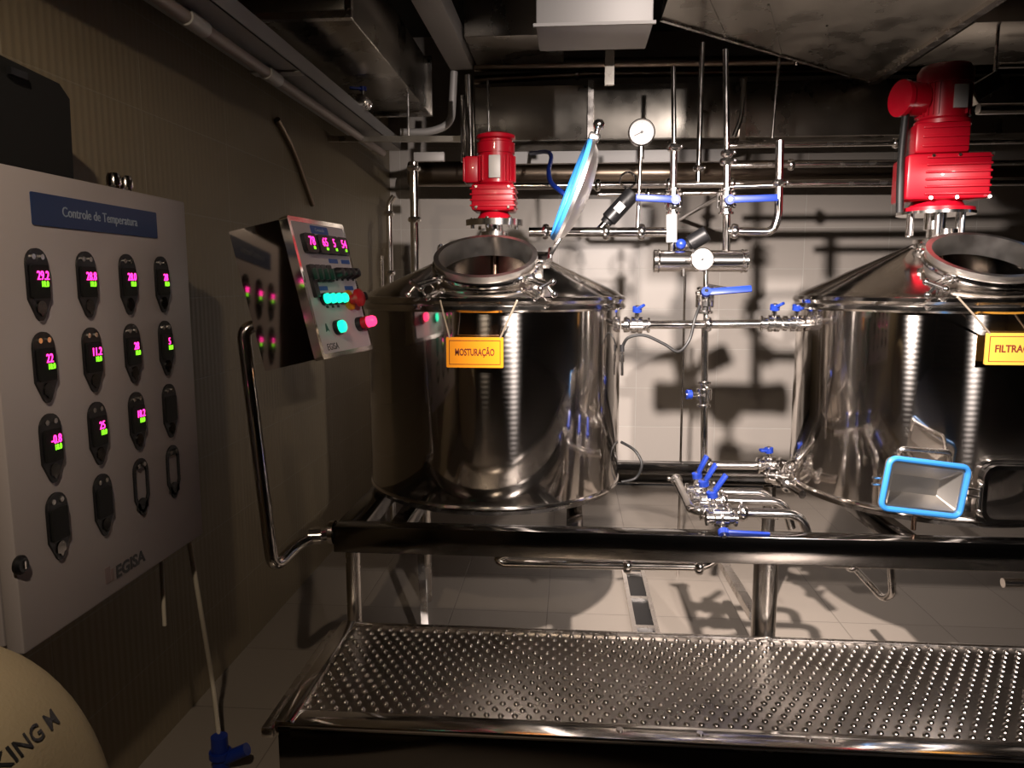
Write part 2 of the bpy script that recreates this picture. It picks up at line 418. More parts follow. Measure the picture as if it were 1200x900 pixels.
tank1, C1, n1, HZ = make_tank('brewing_tank', T1, 'polished steel tank with open lid and orange sign, left of the two')
tank2, C2, n2, _ = make_tank('brewing_tank', T2, 'polished steel tank with rectangular manway and yellow sign, cut by right picture edge')

# --- rectangular manway on the second tank
o2 = V(T2)
mz = ZP + .135; mw, mh = .30, .17
M = frame((T2[0]+.10, T2[1]-R_T-.03, mz), EX, EZ)     # n = -Y
b = MB(); b.frame_prism(M, rrect(mw+.03, mh+.03, .045), rrect(mw, mh, .035), -.10, .012)
mf = part('manway_frame', b, STEEL, tank2)
b = MB(); b.prism(M, rrect(mw, mh, .035), -.06, -.05); part('manway_recess', b, STEEL2, tank2)
b = MB(); b.frame_prism(M, rrect(mw+.05, mh+.06, .055), rrect(mw+.03, mh+.035, .045), -.06, -.01); part('manway_skirt', b, STEEL, tank2)
# open door, swung to the left: inner side with blue gasket faces the room
A_ = PY(1035, 533, 2.47); B_ = PY(1132, 545, 2.53); D_ = PY(1033, 597, 2.47)
rr = (B_-A_); uu = (A_-D_)
dw, dh = rr.length, uu.length
dc = (B_ + D_)/2
MD = frame(dc, rr, uu)
b = MB(); b.frame_prism(MD, rrect(dw-.012, dh-.012, .02), rrect(dw-.045, dh-.045, .012), -.014, .004)
iw, ih = dw-.045, dh-.045
jw, jh = iw*.68, ih*.42
oi = rrect(iw, ih, .012); ji = rrect(jw, jh, .004)
va = [b.bm.verts.new(MD @ V((x,y,.002))) for x,y in oi]; vb = [b.bm.verts.new(MD @ V((x,y-.004,-.045))) for x,y in ji]
nn = len(va)
for i in range(nn): b.face((va[i], va[(i+1)%nn], vb[(i+1)%nn], vb[i]))
b.face(vb)
dr = part('manway_door', b, mat('satin_door_steel', (.55,.52,.48), .38, 1), tank2)
b = MB()
cc = [MD @ V((x,y,.006)) for x,y in rrect(dw-.014, dh-.014, .024)]
b.sweep(cc, .0095, 10, True); part('gasket', b, BLUEG, dr, 'blue rubber gasket')
b = MB(); h0 = MD @ V((dw/2,0,-.01)); h1 = M @ V((-mw/2-.02, 0, .005))
for dz in (-.012, .012): b.tube([h0+EZ*dz, h1+EZ*dz], .005)
b.cyl(h1-EZ*.055, h1+EZ*.03, .008, 12); b.sphere(h1-EZ*.06, .011); b.sphere(h1+EZ*.032, .011); part('manway_hinge', b, BRIGHT, dr)
b = MB(); h2 = MD @ V((-dw/2,0,-.01)); 
for dz in (-.011, .011): b.cyl(h2+EZ*dz, h2-rr.normalized()*.03+EZ*dz, .004, 8)
part('latch_pin', b, BRIGHT, dr)
b = MB(); b.tube([PY(1052,536,2.56), PY(1054,526,2.54), PY(1113,530,2.56), PY(1113,542,2.58)], .009, .02); part('door_handle', b, STEEL2, dr)
b = MB(); p = PY(1086, 613, 2.5); b.cyl((p.x, p.y+.09, ZP+.0), (p.x, p.y+.09, ZP+.045), .008, 12); part('drain_stub', b, COPPER, tank2)

# --- agitators
def agit1():
    z0 = ZP+HZ+.05
    x, y = T1[0], T1[1]
    t = thing('agitator_motor', (x, y, z0), 'compact red agitator motor standing on the left tank', 'motor', )
    b = MB(); b.cyl((x,y,z0-.001), (x,y,z0+.035), .036, 28); b.lathe([(0,.022),(.118,.022),(.118,.047),(0,.047)], (x,y,z0), EZ, 48)
    part('mounting_flange', b, BRIGHT, t)
    for k in range(6):
        a = 2*pi*k/6+.3; b = MB(); b.cyl((x+.092*cos(a), y+.092*sin(a), z0+.012), (x+.092*cos(a), y+.092*sin(a), z0+.055), .008, 8); part('flange_bolt', b, BRIGHT, t)
    b = MB(); b.cyl((x,y,ZP+.12), (x,y,z0-.002), .017, 20); part('agitator_shaft', b, COPPER, tank1)
    z = z0+.047
    b = MB(); b.lathe([(0,0),(.075,0),(.06,.025),(.055,.04),(0,.04)], (x,y,z), EZ, 36)
    b.box((x,y,z+.085), (.172,.16,.105), None, .01)
    for k in range(4): b.box((x, y, z+.052+k*.022), (.182,.17,.007), None, .002)
    gb = part('gearbox', b, RED, t)
    b = MB()
    for sx in (-1,1):
        for dz in (.045,.125): b.cyl((x+sx*.065, y-.075, z+dz), (x+sx*.065, y-.09, z+dz), .006, 8)
    part('gearbox_bolt', b, BRIGHT, gb)
    z += .138
    b = MB(); b.lathe([(0,-.004),(.062,-.004),(.072,.008),(.072,.125),(0,.125)], (x+.006,y,z), EZ, 40)
    for k in range(28):
        a = 2*pi*k/28
        if abs(a-1.5*pi) < .45: continue
        b.box((.074,0,.064), (.014,.004,.10), Matrix.Translation((x+.006,y,z)) @ Matrix.Rotation(a,4,'Z'))
    part('motor_body', b, RED, t)
    b = MB(); b.lathe([(0,.125),(.077,.125),(.077,.165),(.068,.17),(.068,.176),(.080,.182),(.078,.196),(.05,.206),(0,.208)], (x+.006,y,z), EZ, 40); part('fan_cover', b, RED, t)
    b = MB(); b.box((x-.085,y-.03,z+.055), (.055,.10,.105), None, .008); tb = part('terminal_box', b, RED, t)
    b = MB(); b.box((x-.115,y-.03,z+.055), (.008,.09,.094), None, .003); part('terminal_lid', b, RED, tb)
    b = MB(); b.box((x+.008,y-.077,z+.066), (.046,.006,.088), None, .001); part('nameplate', b, GALVW, t, 'grey nameplate')
def agit2():
    z0 = ZP+HZ+.05
    x, y = T2[0]-.03, T2[1]
    t = thing('agitator_motor', (x, y, z0), 'tall two-stage red agitator motor standing on the right tank', 'motor')
    b = MB(); b.lathe([(0,.055),(.14,.055),(.14,.066),(0,.066)], (x,y,z0), EZ, 48); b.cyl((x,y,z0-.001), (x,y,z0+.058), .04, 24)
    part('mounting_flange', b, BRIGHT, t)
    for k in range(6):
        a = 2*pi*k/6+.2; b = MB(); b.cyl((x+.10*cos(a), y+.10*sin(a), z0-.025), (x+.10*cos(a), y+.10*sin(a), z0+.056), .011, 12); part('stand_off', b, BRIGHT, t)
    b = MB(); b.cyl((T2[0],y,ZP+.12), (T2[0],y,z0-.002), .018, 20); part('agitator_shaft', b, COPPER, tank2)
    z = z0+.066
    b = MB(); b.lathe([(0,0),(.135,0),(.135,.014),(.10,.02),(.085,.045),(0,.05)], (x,y,z), EZ, 40)
    Mr = Matrix.Translation((x+.005,y,z)) @ Matrix.Rotation(radians(-8),4,'Z')
    b.box((0,0,.125), (.29,.22,.17), Mr, .012)
    for k in range(6): b.box((.033,-.003,.06+k*.027), (.225,.23,.009), Mr, .003)
    b.box((.02,0,.215), (.12,.12,.02), Mr, .005)
    gb = part('gearbox', b, RED, t)
    b = MB()
    for sx in (-.06,.03,.14):
        b.cyl(Mr @ V((sx,-.105,.045)), Mr @ V((sx,-.122,.045)), .007, 8)
        b.cyl(Mr @ V((sx,-.105,.2)), Mr @ V((sx,-.122,.2)), .006, 8)
    part('gearbox_bolt', b, BRIGHT, gb)
    z += .21
    b = MB(); b.box((-.025,0,.06), (.19,.19,.115), Mr @ Matrix.Translation((0,0,.21)), .012)
    for k in range(3): b.box((-.015,-.002,.03+k*.034), (.16,.20,.010), Mr @ Matrix.Translation((0,0,.21)), .003)
    part('upper_gearbox', b, RED, t)
    z += .115
    b = MB(); b.lathe([(0,0),(.10,0),(.10,.015),(.088,.025),(.088,.15),(0,.15)], (x,y,z), EZ, 40)
    for k in range(32):
        a = 2*pi*k/32
        if abs(a-1.5*pi) < .4: continue
        b.box((.09,0,.09), (.014,.004,.115), Matrix.Translation((x,y,z)) @ Matrix.Rotation(a,4,'Z'))
    part('motor_body', b, RED, t)
    b = MB(); b.lathe([(0,.15),(.098,.15),(.098,.20),(.085,.22),(0,.225)], (x,y,z), EZ, 40); part('fan_cover', b, RED, t)
    b = MB(); b.cyl((x-.09,y-.01,z+.10), (x-.16,y-.03,z+.10), .062, 24); b.cyl((x-.16,y-.03,z+.10), (x-.178,y-.035,z+.10), .068, 24); part('terminal_box', b, RED, t)
    b = MB(); b.box((x+.02,y-.092,z+.092), (.05,.008,.085), None, .001); part('nameplate', b, GALVW, t, 'grey nameplate')
    b = MB(); b.tube([(x-.15,y-.03,z+.04), (x-.16,y-.04,z-.10), (x-.165,y-.06,z-.24), (x-.16,y-.06,z-.33)], .014, .06); part('power_cable', b, RUB, t, 'black power cable')
agit1(); agit2()

# --- hanging signs
def sign(px0, py0, px1, py1, Y, word, label, m, sx, hooks):
    a = PY(px0, py0, Y); c = PY(px1, py1, Y); ctr = (a+c)/2; w = c.x-a.x; h = a.z-c.z
    M = frame(ctr, EX, EZ)
    t = thing('hanging_sign', ctr - EZ*h/2, label, 'sign')
    b = MB(); b.prism(M, rrect(w, h, .004), -.004, .004); part('board', b, m, t)
    b = MB(); b.frame_prism(M, rrect(w*.90, h*.80, .001), rrect(w*.90-.004, h*.80-.004, .001), .004, .005); part('border_line', b, INK, t)
    part('lettering', textmb(word, h*.32, M, .0006, .0048, sx, .012), INK, t)
    for s, hk in zip((-1,1), hooks):
        b = MB(); p = ctr + V((s*w*.44, 0, h/2-.004)); b.tube([p, p*.5+hk*.5+V((0,-.004,0)), hk], .0032, .02, 8); part('string', b, CORD, t)
sign(523, 395, 590, 431, 2.575, 'MOSTURAÇÃO', 'orange sign hanging by strings on the front of the left tank', ORANGE, .60, (PY(516, 352, 2.50), PY(606, 352, 2.50)))
sign(1156, 390, 1228, 428, 2.575, 'FILTRAGEM', 'yellow sign hanging by strings on the right tank', YEL, .85, (PY(1122, 348, 2.50), PY(1222, 352, 2.50)))

# ------------------------------------------------------------------ temperature control cabinet on the left wall
XC = -1.12
tl = PX(-12, 189, XC); tr = PX(216, 236, XC); br_ = PX(239, 628, XC); bl = PX(18, 771, XC)
cy0, cy1 = (tl.y+bl.y)/2, (tr.y+br_.y)/2; cz0, cz1 = (br_.z+bl.z)/2, (tl.z+tr.z)/2
CW, CH = cy1-cy0, cz1-cz0
MC = frame((XC, (cy0+cy1)/2, (cz0+cz1)/2), EY, EZ)
t = thing('control_cabinet', (XL, (cy0+cy1)/2, cz0), 'white wall cabinet with sixteen black temperature controllers in four rows', 'control cabinet')
b = MB(); b.box((0,0,-.155), (CW-.02, CH-.02, .21), MC, .004); part('cabinet_body', b, WHITEP, t)
b = MB(); b.box((0,0,-.02), (CW, CH, .04), MC, .006); door = part('door', b, WHITEP, t)
def onpanel(px, py):
    p = PX(px, py, XC); q = MC.inverted() @ p; return q.x, q.y
xs_a, xs_b = onpanel(36, 246)[0], onpanel(183, 262)[0]; yt = onpanel(110, 254)[1]
b = MB(); b.prism(MC, rrect(xs_b-xs_a, .068, .004, cx=(xs_a+xs_b)/2, cy=yt), 0, .002); tp = part('title_plate', b, BLUET, t)
part('title_lettering', textmb('Controle de Temperatura', .031, MC @ Matrix.Translation(((xs_a+xs_b)/2, yt, 0)), .0005, .0026, .88), WHITEINK, tp)
pos = [[(43,335),(100,333),(148,333),(189,333)], [(52,431),(108,421),(155,414),(194,408)], [(60,525),(115,508),(160,493),(198,481)], [(66,617),(119,592),(165,571),(202,552)]]
uv = [[onpanel(*p) for p in r] for r in pos]
colx = [sum(uv[r][c][0] for r in range(4))/4 for c in range(4)]
rowy = [sum(uv[r][c][1] for c in range(4))/4 for r in range(4)]
digits = [['29.2','28.8','28.0','28'], ['22','11.2','28','5'], ['-0.8','25','18.2',None], [None,None,'x','x']]
def capsule(w, h, cx, cy):
    P = []; r = w/2; n = 10
    for i in range(n+1):
        a = pi*i/n; P.append((cx+r*cos(a), cy+h/2-r+r*sin(a)))
    P += [(cx-r, cy-h*.20), (cx-r*.35, cy-h/2+.006), (cx-r*.15, cy-h/2), (cx+r*.15, cy-h/2), (cx+r*.35, cy-h/2+.006), (cx+r, cy-h*.20)]
    return P
CWD, CHT = .066, .152
for r in range(4):
    for c in range(4):
        cx, cy = colx[c], rowy[r]; d = digits[r][c]
        b = MB()
        if d == 'x':
            inner = capsule(CWD*.72, CHT*.80, cx, cy)
            b.frame_prism(MC, capsule(CWD, CHT, cx, cy), inner, 0, .004)
            b.prism(MC, rrect(CWD*.6, .016, .006, cx=cx, cy=cy+CHT*.37), 0, .004)
            b.prism(MC, capsule(CWD*.75, CHT*.26, cx, cy-CHT*.33), 0, .004)
            k = part('temperature_controller', b, BLACK, t, 'empty black outline of an unfitted controller')
        else:
            b.prism(MC, capsule(CWD, CHT, cx, cy), 0, .005)
            k = part('temperature_controller', b, BLACK, t)
            b = MB(); b.prism(MC, rrect(CWD*.80, CHT*.46, .005, cx=cx, cy=cy+CHT*.04), .005, .010); part('display_bezel', b, BLACKM, k)
            b = MB(); b.prism(MC, capsule(CWD*.42, CHT*.22, cx, cy-CHT*.33), .005, .008); part('sensor_symbol', b, DARKST, k)
        for sx in (-1, 1):
            b = MB(); q = MC @ V((cx+sx*CWD*.2, cy+CHT*.38, .004)); b.cyl(q, q+EX*.004, .006, 10); part('button', b, STEEL2, k)
        if d and d != 'x':
            Md = MC @ Matrix.Translation((cx+.006, cy+CHT*.12, 0))
            part('red_digits', textmb(d, .027, Md, .0008, .0112, .8), PINKL, k)
            part('green_digits', textmb('18.0', .018, MC @ Matrix.Translation((cx+.010, cy+CHT*.005, 0)), .0008, .0112, .75), GREENL, k)
lx, ly = onpanel(22, 662)
q = MC @ V((lx, ly, 0)); b = MB(); b.lathe([(0,0),(.02,0),(.02,.006),(.014,.012),(0,.012)], q, EX, 24); lk = part('lock', b, BLACK, t)
b = MB(); b.box((0,0,.013), (.004,.016,.004), MC @ Matrix.Translation((lx,ly,0))); part('keyhole', b, STEEL2, lk)
lx, ly = onpanel(153, 661)
part('maker_lettering', textmb('EGISA', .044, MC @ Matrix.Translation((lx, ly, 0)), .0005, .0008, 1.1, .02), BLACKINK, t)
lx2, ly2 = onpanel(128, 673)
b = MB(); b.prism(MC, rrect(.02, .04, .002, cx=lx2-.006, cy=ly2), 0, .0012); b.prism(MC, rrect(.009, .03, .002, cx=lx2+.012, cy=ly2-.005), 0, .0012); part('maker_emblem', b, mat('pinkish_grey_print', (.25,.18,.18), .5), t)
for py in (370, 530, 600):
    hx, hy = onpanel(230, py)
    b = MB(); b.box((CW/2+.004, hy, -.02), (.012, .05, .02), MC, .002); part('door_hinge', b, STEEL2, t)
for px in (133, 147):
    p = PX(px, 205, XC-.07); zt = cz1-.012
    b = MB(); b.cyl((p.x,p.y,zt), (p.x,p.y,zt+.03), .014, 8); b.lathe([(0,.03),(.018,.03),(.018,.05),(.013,.062),(0,.064)], (p.x,p.y,zt), EZ, 14); part('cable_gland', b, STEEL, t)
# cables under the cabinet
x_ = XC-.06
b = MB(); p = PX(189, 655, x_); q = PX(193, 733, x_); b.tube([(p.x,p.y,cz0+.02), (q.x,q.y,q.z)], .006)
solo('cable', b, CABLE, 'short white cable end hanging below the white cabinet', 'cable')
b = MB(); p = PX(220, 640, x_); q1 = PX(236, 720, x_); q2 = PX(250, 805, x_-.05); q3 = PZ(257, 866, .105)
b.tube([(p.x,p.y,cz0+.02), q1, q2, q3], .0075, .1)
solo('cable', b, CABLE, 'long white cable running from the cabinet down to the blue plug', 'cable')
t = thing('cable_plug', q3-EZ*.06, 'blue plug on the cable end beside the step', 'plug')
b = MB(); b.cyl(q3-EZ*.10, q3+EZ*.01, .026, 18); b.cyl(q3-EZ*.06, q3-EZ*.04, .034, 18); part('plug_body', b, BLUE, t)
b = MB(); b.cyl(q3+V((.01,.0,-.07)), q3+V((.09,.0,-.03)), .02, 16); part('side_outlet', b, BLUE, t)
b = MB(); b.sphere(q3+V((.01,-.03,-.115)), .022); part('end_cap', b, mat('pale_blue_plastic', (.2,.45,.7), .3), t)

# black box above the cabinet
t = thing('equipment_box', (XL, 1.5, cz1), 'large black box standing on top of the white control cabinet', 'box')
pa = [PX(-60,30,-1.2), PX(0,60,-1.2), PX(72,98,-1.2), PX(84,116,-1.2), PX(89,215,-1.2)]
yy = [p.y for p in pa]
poly = [(yy[0], cz1+.002), (yy[4], cz1+.002), (yy[3], pa[3].z), (yy[2], pa[2].z), (yy[0], pa[2].z+.02)]
b = MB(); b.extr([(XL+.005, y, z) for y, z in poly], (.17,0,0)); bx = part('box_body', b, BLACKM, t)
b = MB(); p = PX(20, 86, -1.195); b.box(p, (.012,.05,.015)); part('handle', b, BLACK, t)

# ------------------------------------------------------------------ tilted control console on a bent pipe
A = PY(332,250,2.24); D = PY(382,422,2.24); B = PY(402,265,2.62); Cn = PY(437,408,2.62)
r_ = ((B-A)+(Cn-D)); u_ = ((A-D)+(B-Cn))
r_.z = 0; r_.normalize(); u_ = (u_ - r_*u_.dot(r_)).normalized()
kw = ((B-A).length+(Cn-D).length)/2; kh = ((A-D).length+(B-Cn).length)/2
kc = (A+B+Cn+D)/4
MK = frame(kc, r_, u_); nk = V(MK.col[2][:3])
KT = .183
t = thing('control_console', kc-u_*kh/2-nk*.1, 'tilted polished steel operator console with lit buttons on a bent pipe', 'control console')
b = MB(); yh = (kh-.012)/2; x_n = -kw/2+.006
b.extr([MK @ V((x_n, -yh, -.010)), MK @ V((kw/2-.006, -yh, -.010)), MK @ V((kw/2-.006, -yh, -KT)), MK @ V((x_n-.20*KT, -yh, -KT))], u_*2*yh)
part('housing', b, mat('console_steel', (.42,.38,.35), .06, 1), t)
b = MB(); b.frame_prism(MK, rrect(kw, kh, .01), rrect(kw-.03, kh-.03, .006), -.028, .001); part('face_frame', b, STEEL, t)
b = MB(); b.prism(MK, rrect(kw-.028, kh-.028, .006), -.02, 0); part('face_plate', b, mat('white_face_plate', (.66,.60,.62), .4), t)
def K(u, v, z=0): return MK @ Matrix.Translation(((u-.5)*kw, (.5-v)*kh, z))
def kbox(name, u, v, w, h, z0, z1, m, par=None, label=None):
    b = MB(); b.prism(K(u,v), rrect(w, h, min(w,h)*.15, 2), z0, z1); return part(name, b, m, par or t, label)
tp = kbox('title_tag', .50, .075, .12, .026, 0, .0012, BLUET2)
part('tag_lettering', textmb('Comando', .016, K(.50,.075), .0003, .0015), WHITEINK, tp)
for u, s in ((.23,'78'), (.46,'65'), (.63,'5'), (.82,'54')):
    d = kbox('temperature_display', u, .185, .075, .060, 0, .016, BLACK)
    part('red_digits', textmb(s, .040, K(u+.01,.175), .0005, .0165), PINKL, d)
    part('green_digits', textmb('00', .014, K(u+.03,.222), .0005, .0165), GREENL, d)
for u, v in ((.62,.30),(.86,.30),(.30,.505),(.80,.505)): kbox('small_tag', u, v, .065, .014, 0, .0012, BLUET2)
for u in (.15,.25,.35,.45):
    s = kbox('selector_switch', u, .40, .034, .055, 0, .012, BLACK)
    kbox('switch_lever', u, .41, .010, .035, .012, .024, mat('dark_green_plastic', (.01,.05,.035), .35), s)
for u in (.60,.71,.82,.93):
    p = K(u,.395).translation; b = MB(); b.lathe([(0,0),(.019,0),(.019,.012),(.014,.03),(0,.032)], p, nk, 18); part('rotary_knob', b, BLACK, t)
for u, v in ((.60,.44),(.71,.44),(.82,.44),(.93,.44),(.30,.64),(.40,.64),(.50,.64),(.72,.64),(.82,.64)):
    kbox('label_strip', u, v, .016, .008, 0, .001, BLACKINK)
kbox('rocker_switch', .14, .50, .028, .062, 0, .012, BLACK)
for u in (.25,.36,.47,.58):
    p = K(u,.585).translation; b = MB(); b.cyl(p, p+nk*.012, .020, 18); s = part('push_button', b, BLACK, t)
    b = MB(); b.lathe([(0,.012),(.016,.012),(.016,.022),(.012,.026),(0,.027)], p, nk, 18); part('green_lens', b, TEALL, s, 'lit green lens')
p = K(.72,.60).translation
b = MB(); b.cyl(p, p+nk*.010, .034, 24); s = part('emergency_stop', b, mat('yellow_plastic', (.7,.32,.01), .4), t)
b = MB(); b.lathe([(0,.01),(.016,.01),(.016,.03),(.030,.036),(.030,.048),(.02,.056),(0,.058)], p, nk, 24); part('red_mushroom', b, REDK, s, 'red mushroom button')
p = K(.92,.585).translation; b = MB(); b.lathe([(0,0),(.019,0),(.019,.012),(.014,.035),(0,.036)], p, nk, 18); part('rotary_knob', b, BLACK, t)
p = K(.36,.795).translation; b = MB(); b.cyl(p, p+nk*.016, .024, 18); s = part('push_button', b, BLACK, t)
b = MB(); b.lathe([(0,.016),(.020,.016),(.020,.028),(.015,.033),(0,.034)], p, nk, 18); part('green_lens', b, TEALL, s, 'lit green lens')
p = K(.80,.79).translation; b = MB(); b.cyl(p, p+nk*.018, .024, 18); s = part('push_button', b, BLACK, t)
b = MB(); b.lathe([(0,.018),(.021,.018),(.021,.036),(.019,.038),(0,.039)], p, nk, 18); part('red_barrel', b, REDK, s)
b = MB(); b.lathe([(0,.038),(.019,.038),(.019,.058),(.014,.066),(0,.068)], p, nk, 18); part('red_lens', b, REDL, s, 'lit red lens')
b = MB(); b.prism(K(.20,.785), [(-.012,-.014),(-.006,.012),(0,.014),(.004,.002),(.012,-.014),(.004,-.008)], 0, .001); part('switch_mark', b, BLACKINK, t)
part('maker_lettering', textmb('EGISA', .030, K(.22,.925), .0003, .0008), BLACKINK, t)
# pipe stand
pt = [PY(284,380,2.33), PY(320,668,2.30), PY(352,634,2.42), PY(398,624,2.50)]
top = kc - nk*.10 - u_*kh*.30 + r_*.02; 
b = MB(); b.tube([top, pt[0], pt[1], pt[2], V((XP0-.004, 2.50, pt[3].z))], .021, .055, 20); st = part('pipe_stand', b, STEEL, t)
b = MB(); b.cyl(V((XP0-.003, 2.50, pt[3].z)), V((XP0-.018, 2.50, pt[3].z)), .042, 24); b.cyl(PY(366,629,2.45)-EX*.012, PY(370,628,2.46)+EX*.02, .028, 20); part('pipe_flange', b, STEEL, st)
b = MB(); b.box((0,-.08,-KT-.006), (.12,.14,.012), MK, .004); part('mounting_plate', b, STEEL2, t)

# ------------------------------------------------------------------ pipework helpers
def pp(L): return [PY(*q) for q in L]
def pipe(label, pts, r, m=STEEL, bend=.05, ferr=(), cat='pipe', name='steel_pipe', group=None, seg=14, right=False, floor=False, back=False):
    pts = [PY(*q) if not isinstance(q, Vector) else q for q in pts]
    if right: pts[-1] = V((XR, pts[-1].y, pts[-1].z))            # runs on into the right wall
    if floor: pts[0] = V((pts[0].x, pts[0].y, 0))                # comes up from the floor
    if back:                                                     # both ends turn back into the rear wall
        pts.append(V((pts[-1].x, YB, pts[-1].z)))
    if not ferr:
        b = MB(); b.tube(pts, r, bend, seg); return solo(name, b, m, label, cat, group)
    t = thing(name, pts[-1], label, cat, group)
    b = MB(); b.tube(pts, r, bend, seg); part('pipe_run', b, m, t)
    for i, f in ferr:
        a, c = pts[i], pts[i+1]; p = a.lerp(c, f); d = (c-a).normalized()
        b = MB(); b.lathe([(r,-.016),(r+.010,-.012),(r+.014,-.004),(r+.014,.004),(r+.010,.012),(r,.016)], p, d, 20)
        s = axis_frame(p, d); b.cyl(s @ V((r+.012,-.012,0)), s @ V((r+.012,.022,0)), .005, 8); b.sphere(s @ V((r+.012,.026,0)), .008, 10)
        part('clamp', b, BRIGHT, t)
    return t
def valve(label, p, ax, stem, hd, L, r=.021, body=True, hm=BLUE, group=None, hw=.028):
    p = V(p) if isinstance(p, Vector) else PY(*p); ax = V(ax).normalized(); stem = V(stem).normalized(); hd = V(hd).normalized()
    t = thing('butterfly_valve', p, label, 'valve', group)
    b = MB()
    q = p - ax*.055
    b.lathe([(0,0),(r+.004,0),(r+.014,.003),(r+.014,.011),(r+.006,.014),(r+.006,.03),(r+.017,.033),(r+.017,.050),(r+.012,.055),(r+.017,.060),(r+.017,.077),(r+.006,.08),(r+.006,.096),(r+.014,.099),(r+.014,.107),(r+.004,.11),(0,.11)], q, ax, 24)
    sd = ax.cross(stem)
    for s in (-1,1):
        b.cyl(p+sd*(r+.014)*s-ax*.028, p+sd*(r+.014)*s+ax*.028, .006, 8); b.sphere(p+sd*(r+.014)*s+ax*.03, .009, 8)
    part('valve_body', b, BRIGHT, t)
    b = MB(); b.cyl(p+stem*(r+.01), p+stem*(r+.045), .010, 14); part('valve_stem', b, BRIGHT, t)
    b = MB(); h0 = p+stem*(r+.05)
    b.cyl(h0-stem*.010, h0+stem*.010, .019, 16); b.beam(h0, h0+hd*L, hw, .012, stem, .004)
    hn = part('handle', b, hm, t)
    b = MB(); b.cyl(h0+stem*.010, h0+stem*.015, .008, 10); part('handle_screw', b, BRIGHT, hn)
    return t
def gauge(label, px, py, Y, r, stem_to=None):
    c = PY(px, py, Y); t = thing('dial_gauge', c, label, 'gauge'); n = -EY
    b = MB(); b.lathe([(0,-.03),(r*.9,-.03),(r,-.022),(r,.004),(r*.92,.006),(r*.88,0),(0,0)], c, n, 40); part('case', b, BRIGHT, t)
    b = MB(); b.lathe([(0,.0005),(r*.87,.0005),(r*.87,.002),(0,.002)], c, n, 40); dl = part('dial', b, mat('dial_white', (.50,.48,.46), .5), t)
    M = frame(c, EX, EZ)
    b = MB()
    for k in range(25):
        a = radians(225-270*k/24); l = .16 if k % 4 == 0 else .08
        b.beam(M @ V((r*.80*cos(a), r*.80*sin(a), .0025)), M @ V((r*(.80-l)*cos(a), r*(.80-l)*sin(a), .0025)), r*.02, .0008, n)
    part('scale_marks', b, BLACKINK, dl)
    b = MB(); a = radians(205); b.beam(M @ V((-r*.15*cos(a), -r*.15*sin(a), .004)), M @ V((r*.62*cos(a), r*.62*sin(a), .004)), r*.06, .001, n); b.cyl(M @ V((0,0,.002)), M @ V((0,0,.006)), r*.1, 12); part('needle', b, BLACKINK, t)
    if stem_to is not None:
        b = MB(); b.tube([c+EY*.015-EZ*r*.8, stem_to], .008); b.cyl(c+EY*.015-EZ*(r*.9), c+EY*.015-EZ*(r+.05), .013, 12); part('stem', b, STEEL, t)
    return t

# pipes between the tanks ------------------------------------------------------------
YJ = 3.12
pipe('horizontal steel pipe joining the two tanks just below their rims', [(728,381,YJ),(946,379,YJ)], .017, ferr=((0,.03),(0,.47)), seg=20)
valve('small valve with short blue handle beside the right side of the left tank', (746,381,YJ), EX, (0,-.25,1), (.75,-.6,.55), .035, r=.017)
valve('valve with blue cap beside the left edge of the right tank', (906,379,YJ), EX, (0,-.25,1), (.6,-.6,.4), .04, r=.017)
valve('dark blue handled valve touching the rim of the right tank', (932,379,YJ), EX, (0,-.25,1), (.9,-.5,.0), .05, r=.016)
pipe('vertical steel pipe dropping from the joining pipe to the lower manifold', [(826,384,YJ), V((PY(825,548,YJ).x, YJ, .775))], .014, ferr=((0,.46),), seg=18)
valve('small valve with blue knob halfway down the vertical pipe', (825,462,YJ), EZ, (-1,-.2,0), (-.3,0,1), .02, r=.014)
valve('chrome valve with long blue handle standing on the joining pipe', (826,352,YJ), EZ, (-.1,-1,.55), (1,-.05,.08), .175, r=.020)
pipe('short upright pipe from the joining pipe up to the tubular heat exchanger', [(827,377,YJ),(827,312,YJ+.03)], .010)
b = MB(); b.tube([PY(829,334,YJ-.04), PY(862,340,YJ-.02)], .006); solo('metal_lever', b, CORD and STEEL2, 'thin metal lever below the long blue handle', 'lever')

t = thing('heat_exchanger', PY(820,318,3.2), 'horizontal steel tube with round gauge on its front, between the tanks', 'heat exchanger')
a, c = PY(765,306,3.2), PY(876,306,3.2); d = (c-a).normalized(); L = (c-a).length
b = MB(); b.lathe([(0,0),(.040,0),(.047,.004),(.047,.014),(.044,.016),(.044,L-.016),(.047,L-.014),(.047,L-.004),(.040,L),(0,L)], a, d, 36); part('tube', b, BRIGHT, t)
for f in (.06, .94):
    b = MB(); b.torus(a.lerp(c,f), d, .045, .004, 36, 8); part('end_band', b, STEEL, t)
b = MB(); b.cyl(PY(800,313,3.2)-EY*.02, PY(800,324,3.2)-EY*.02, .010, 12); part('drain_stub', b, BRIGHT, t)
b = MB(); b.cyl(PY(823,304,3.16), PY(823,304,3.12), .012, 14); part('gauge_stub', b, BRIGHT, t)
gauge('white faced round gauge on the front of the heat exchanger tube', 823, 304, 3.10, .047)
YG = 3.22
gauge('grey faced round gauge high on a thin stem beside the raised lid', 752, 155, YG, .055, PY(747,270,YG))

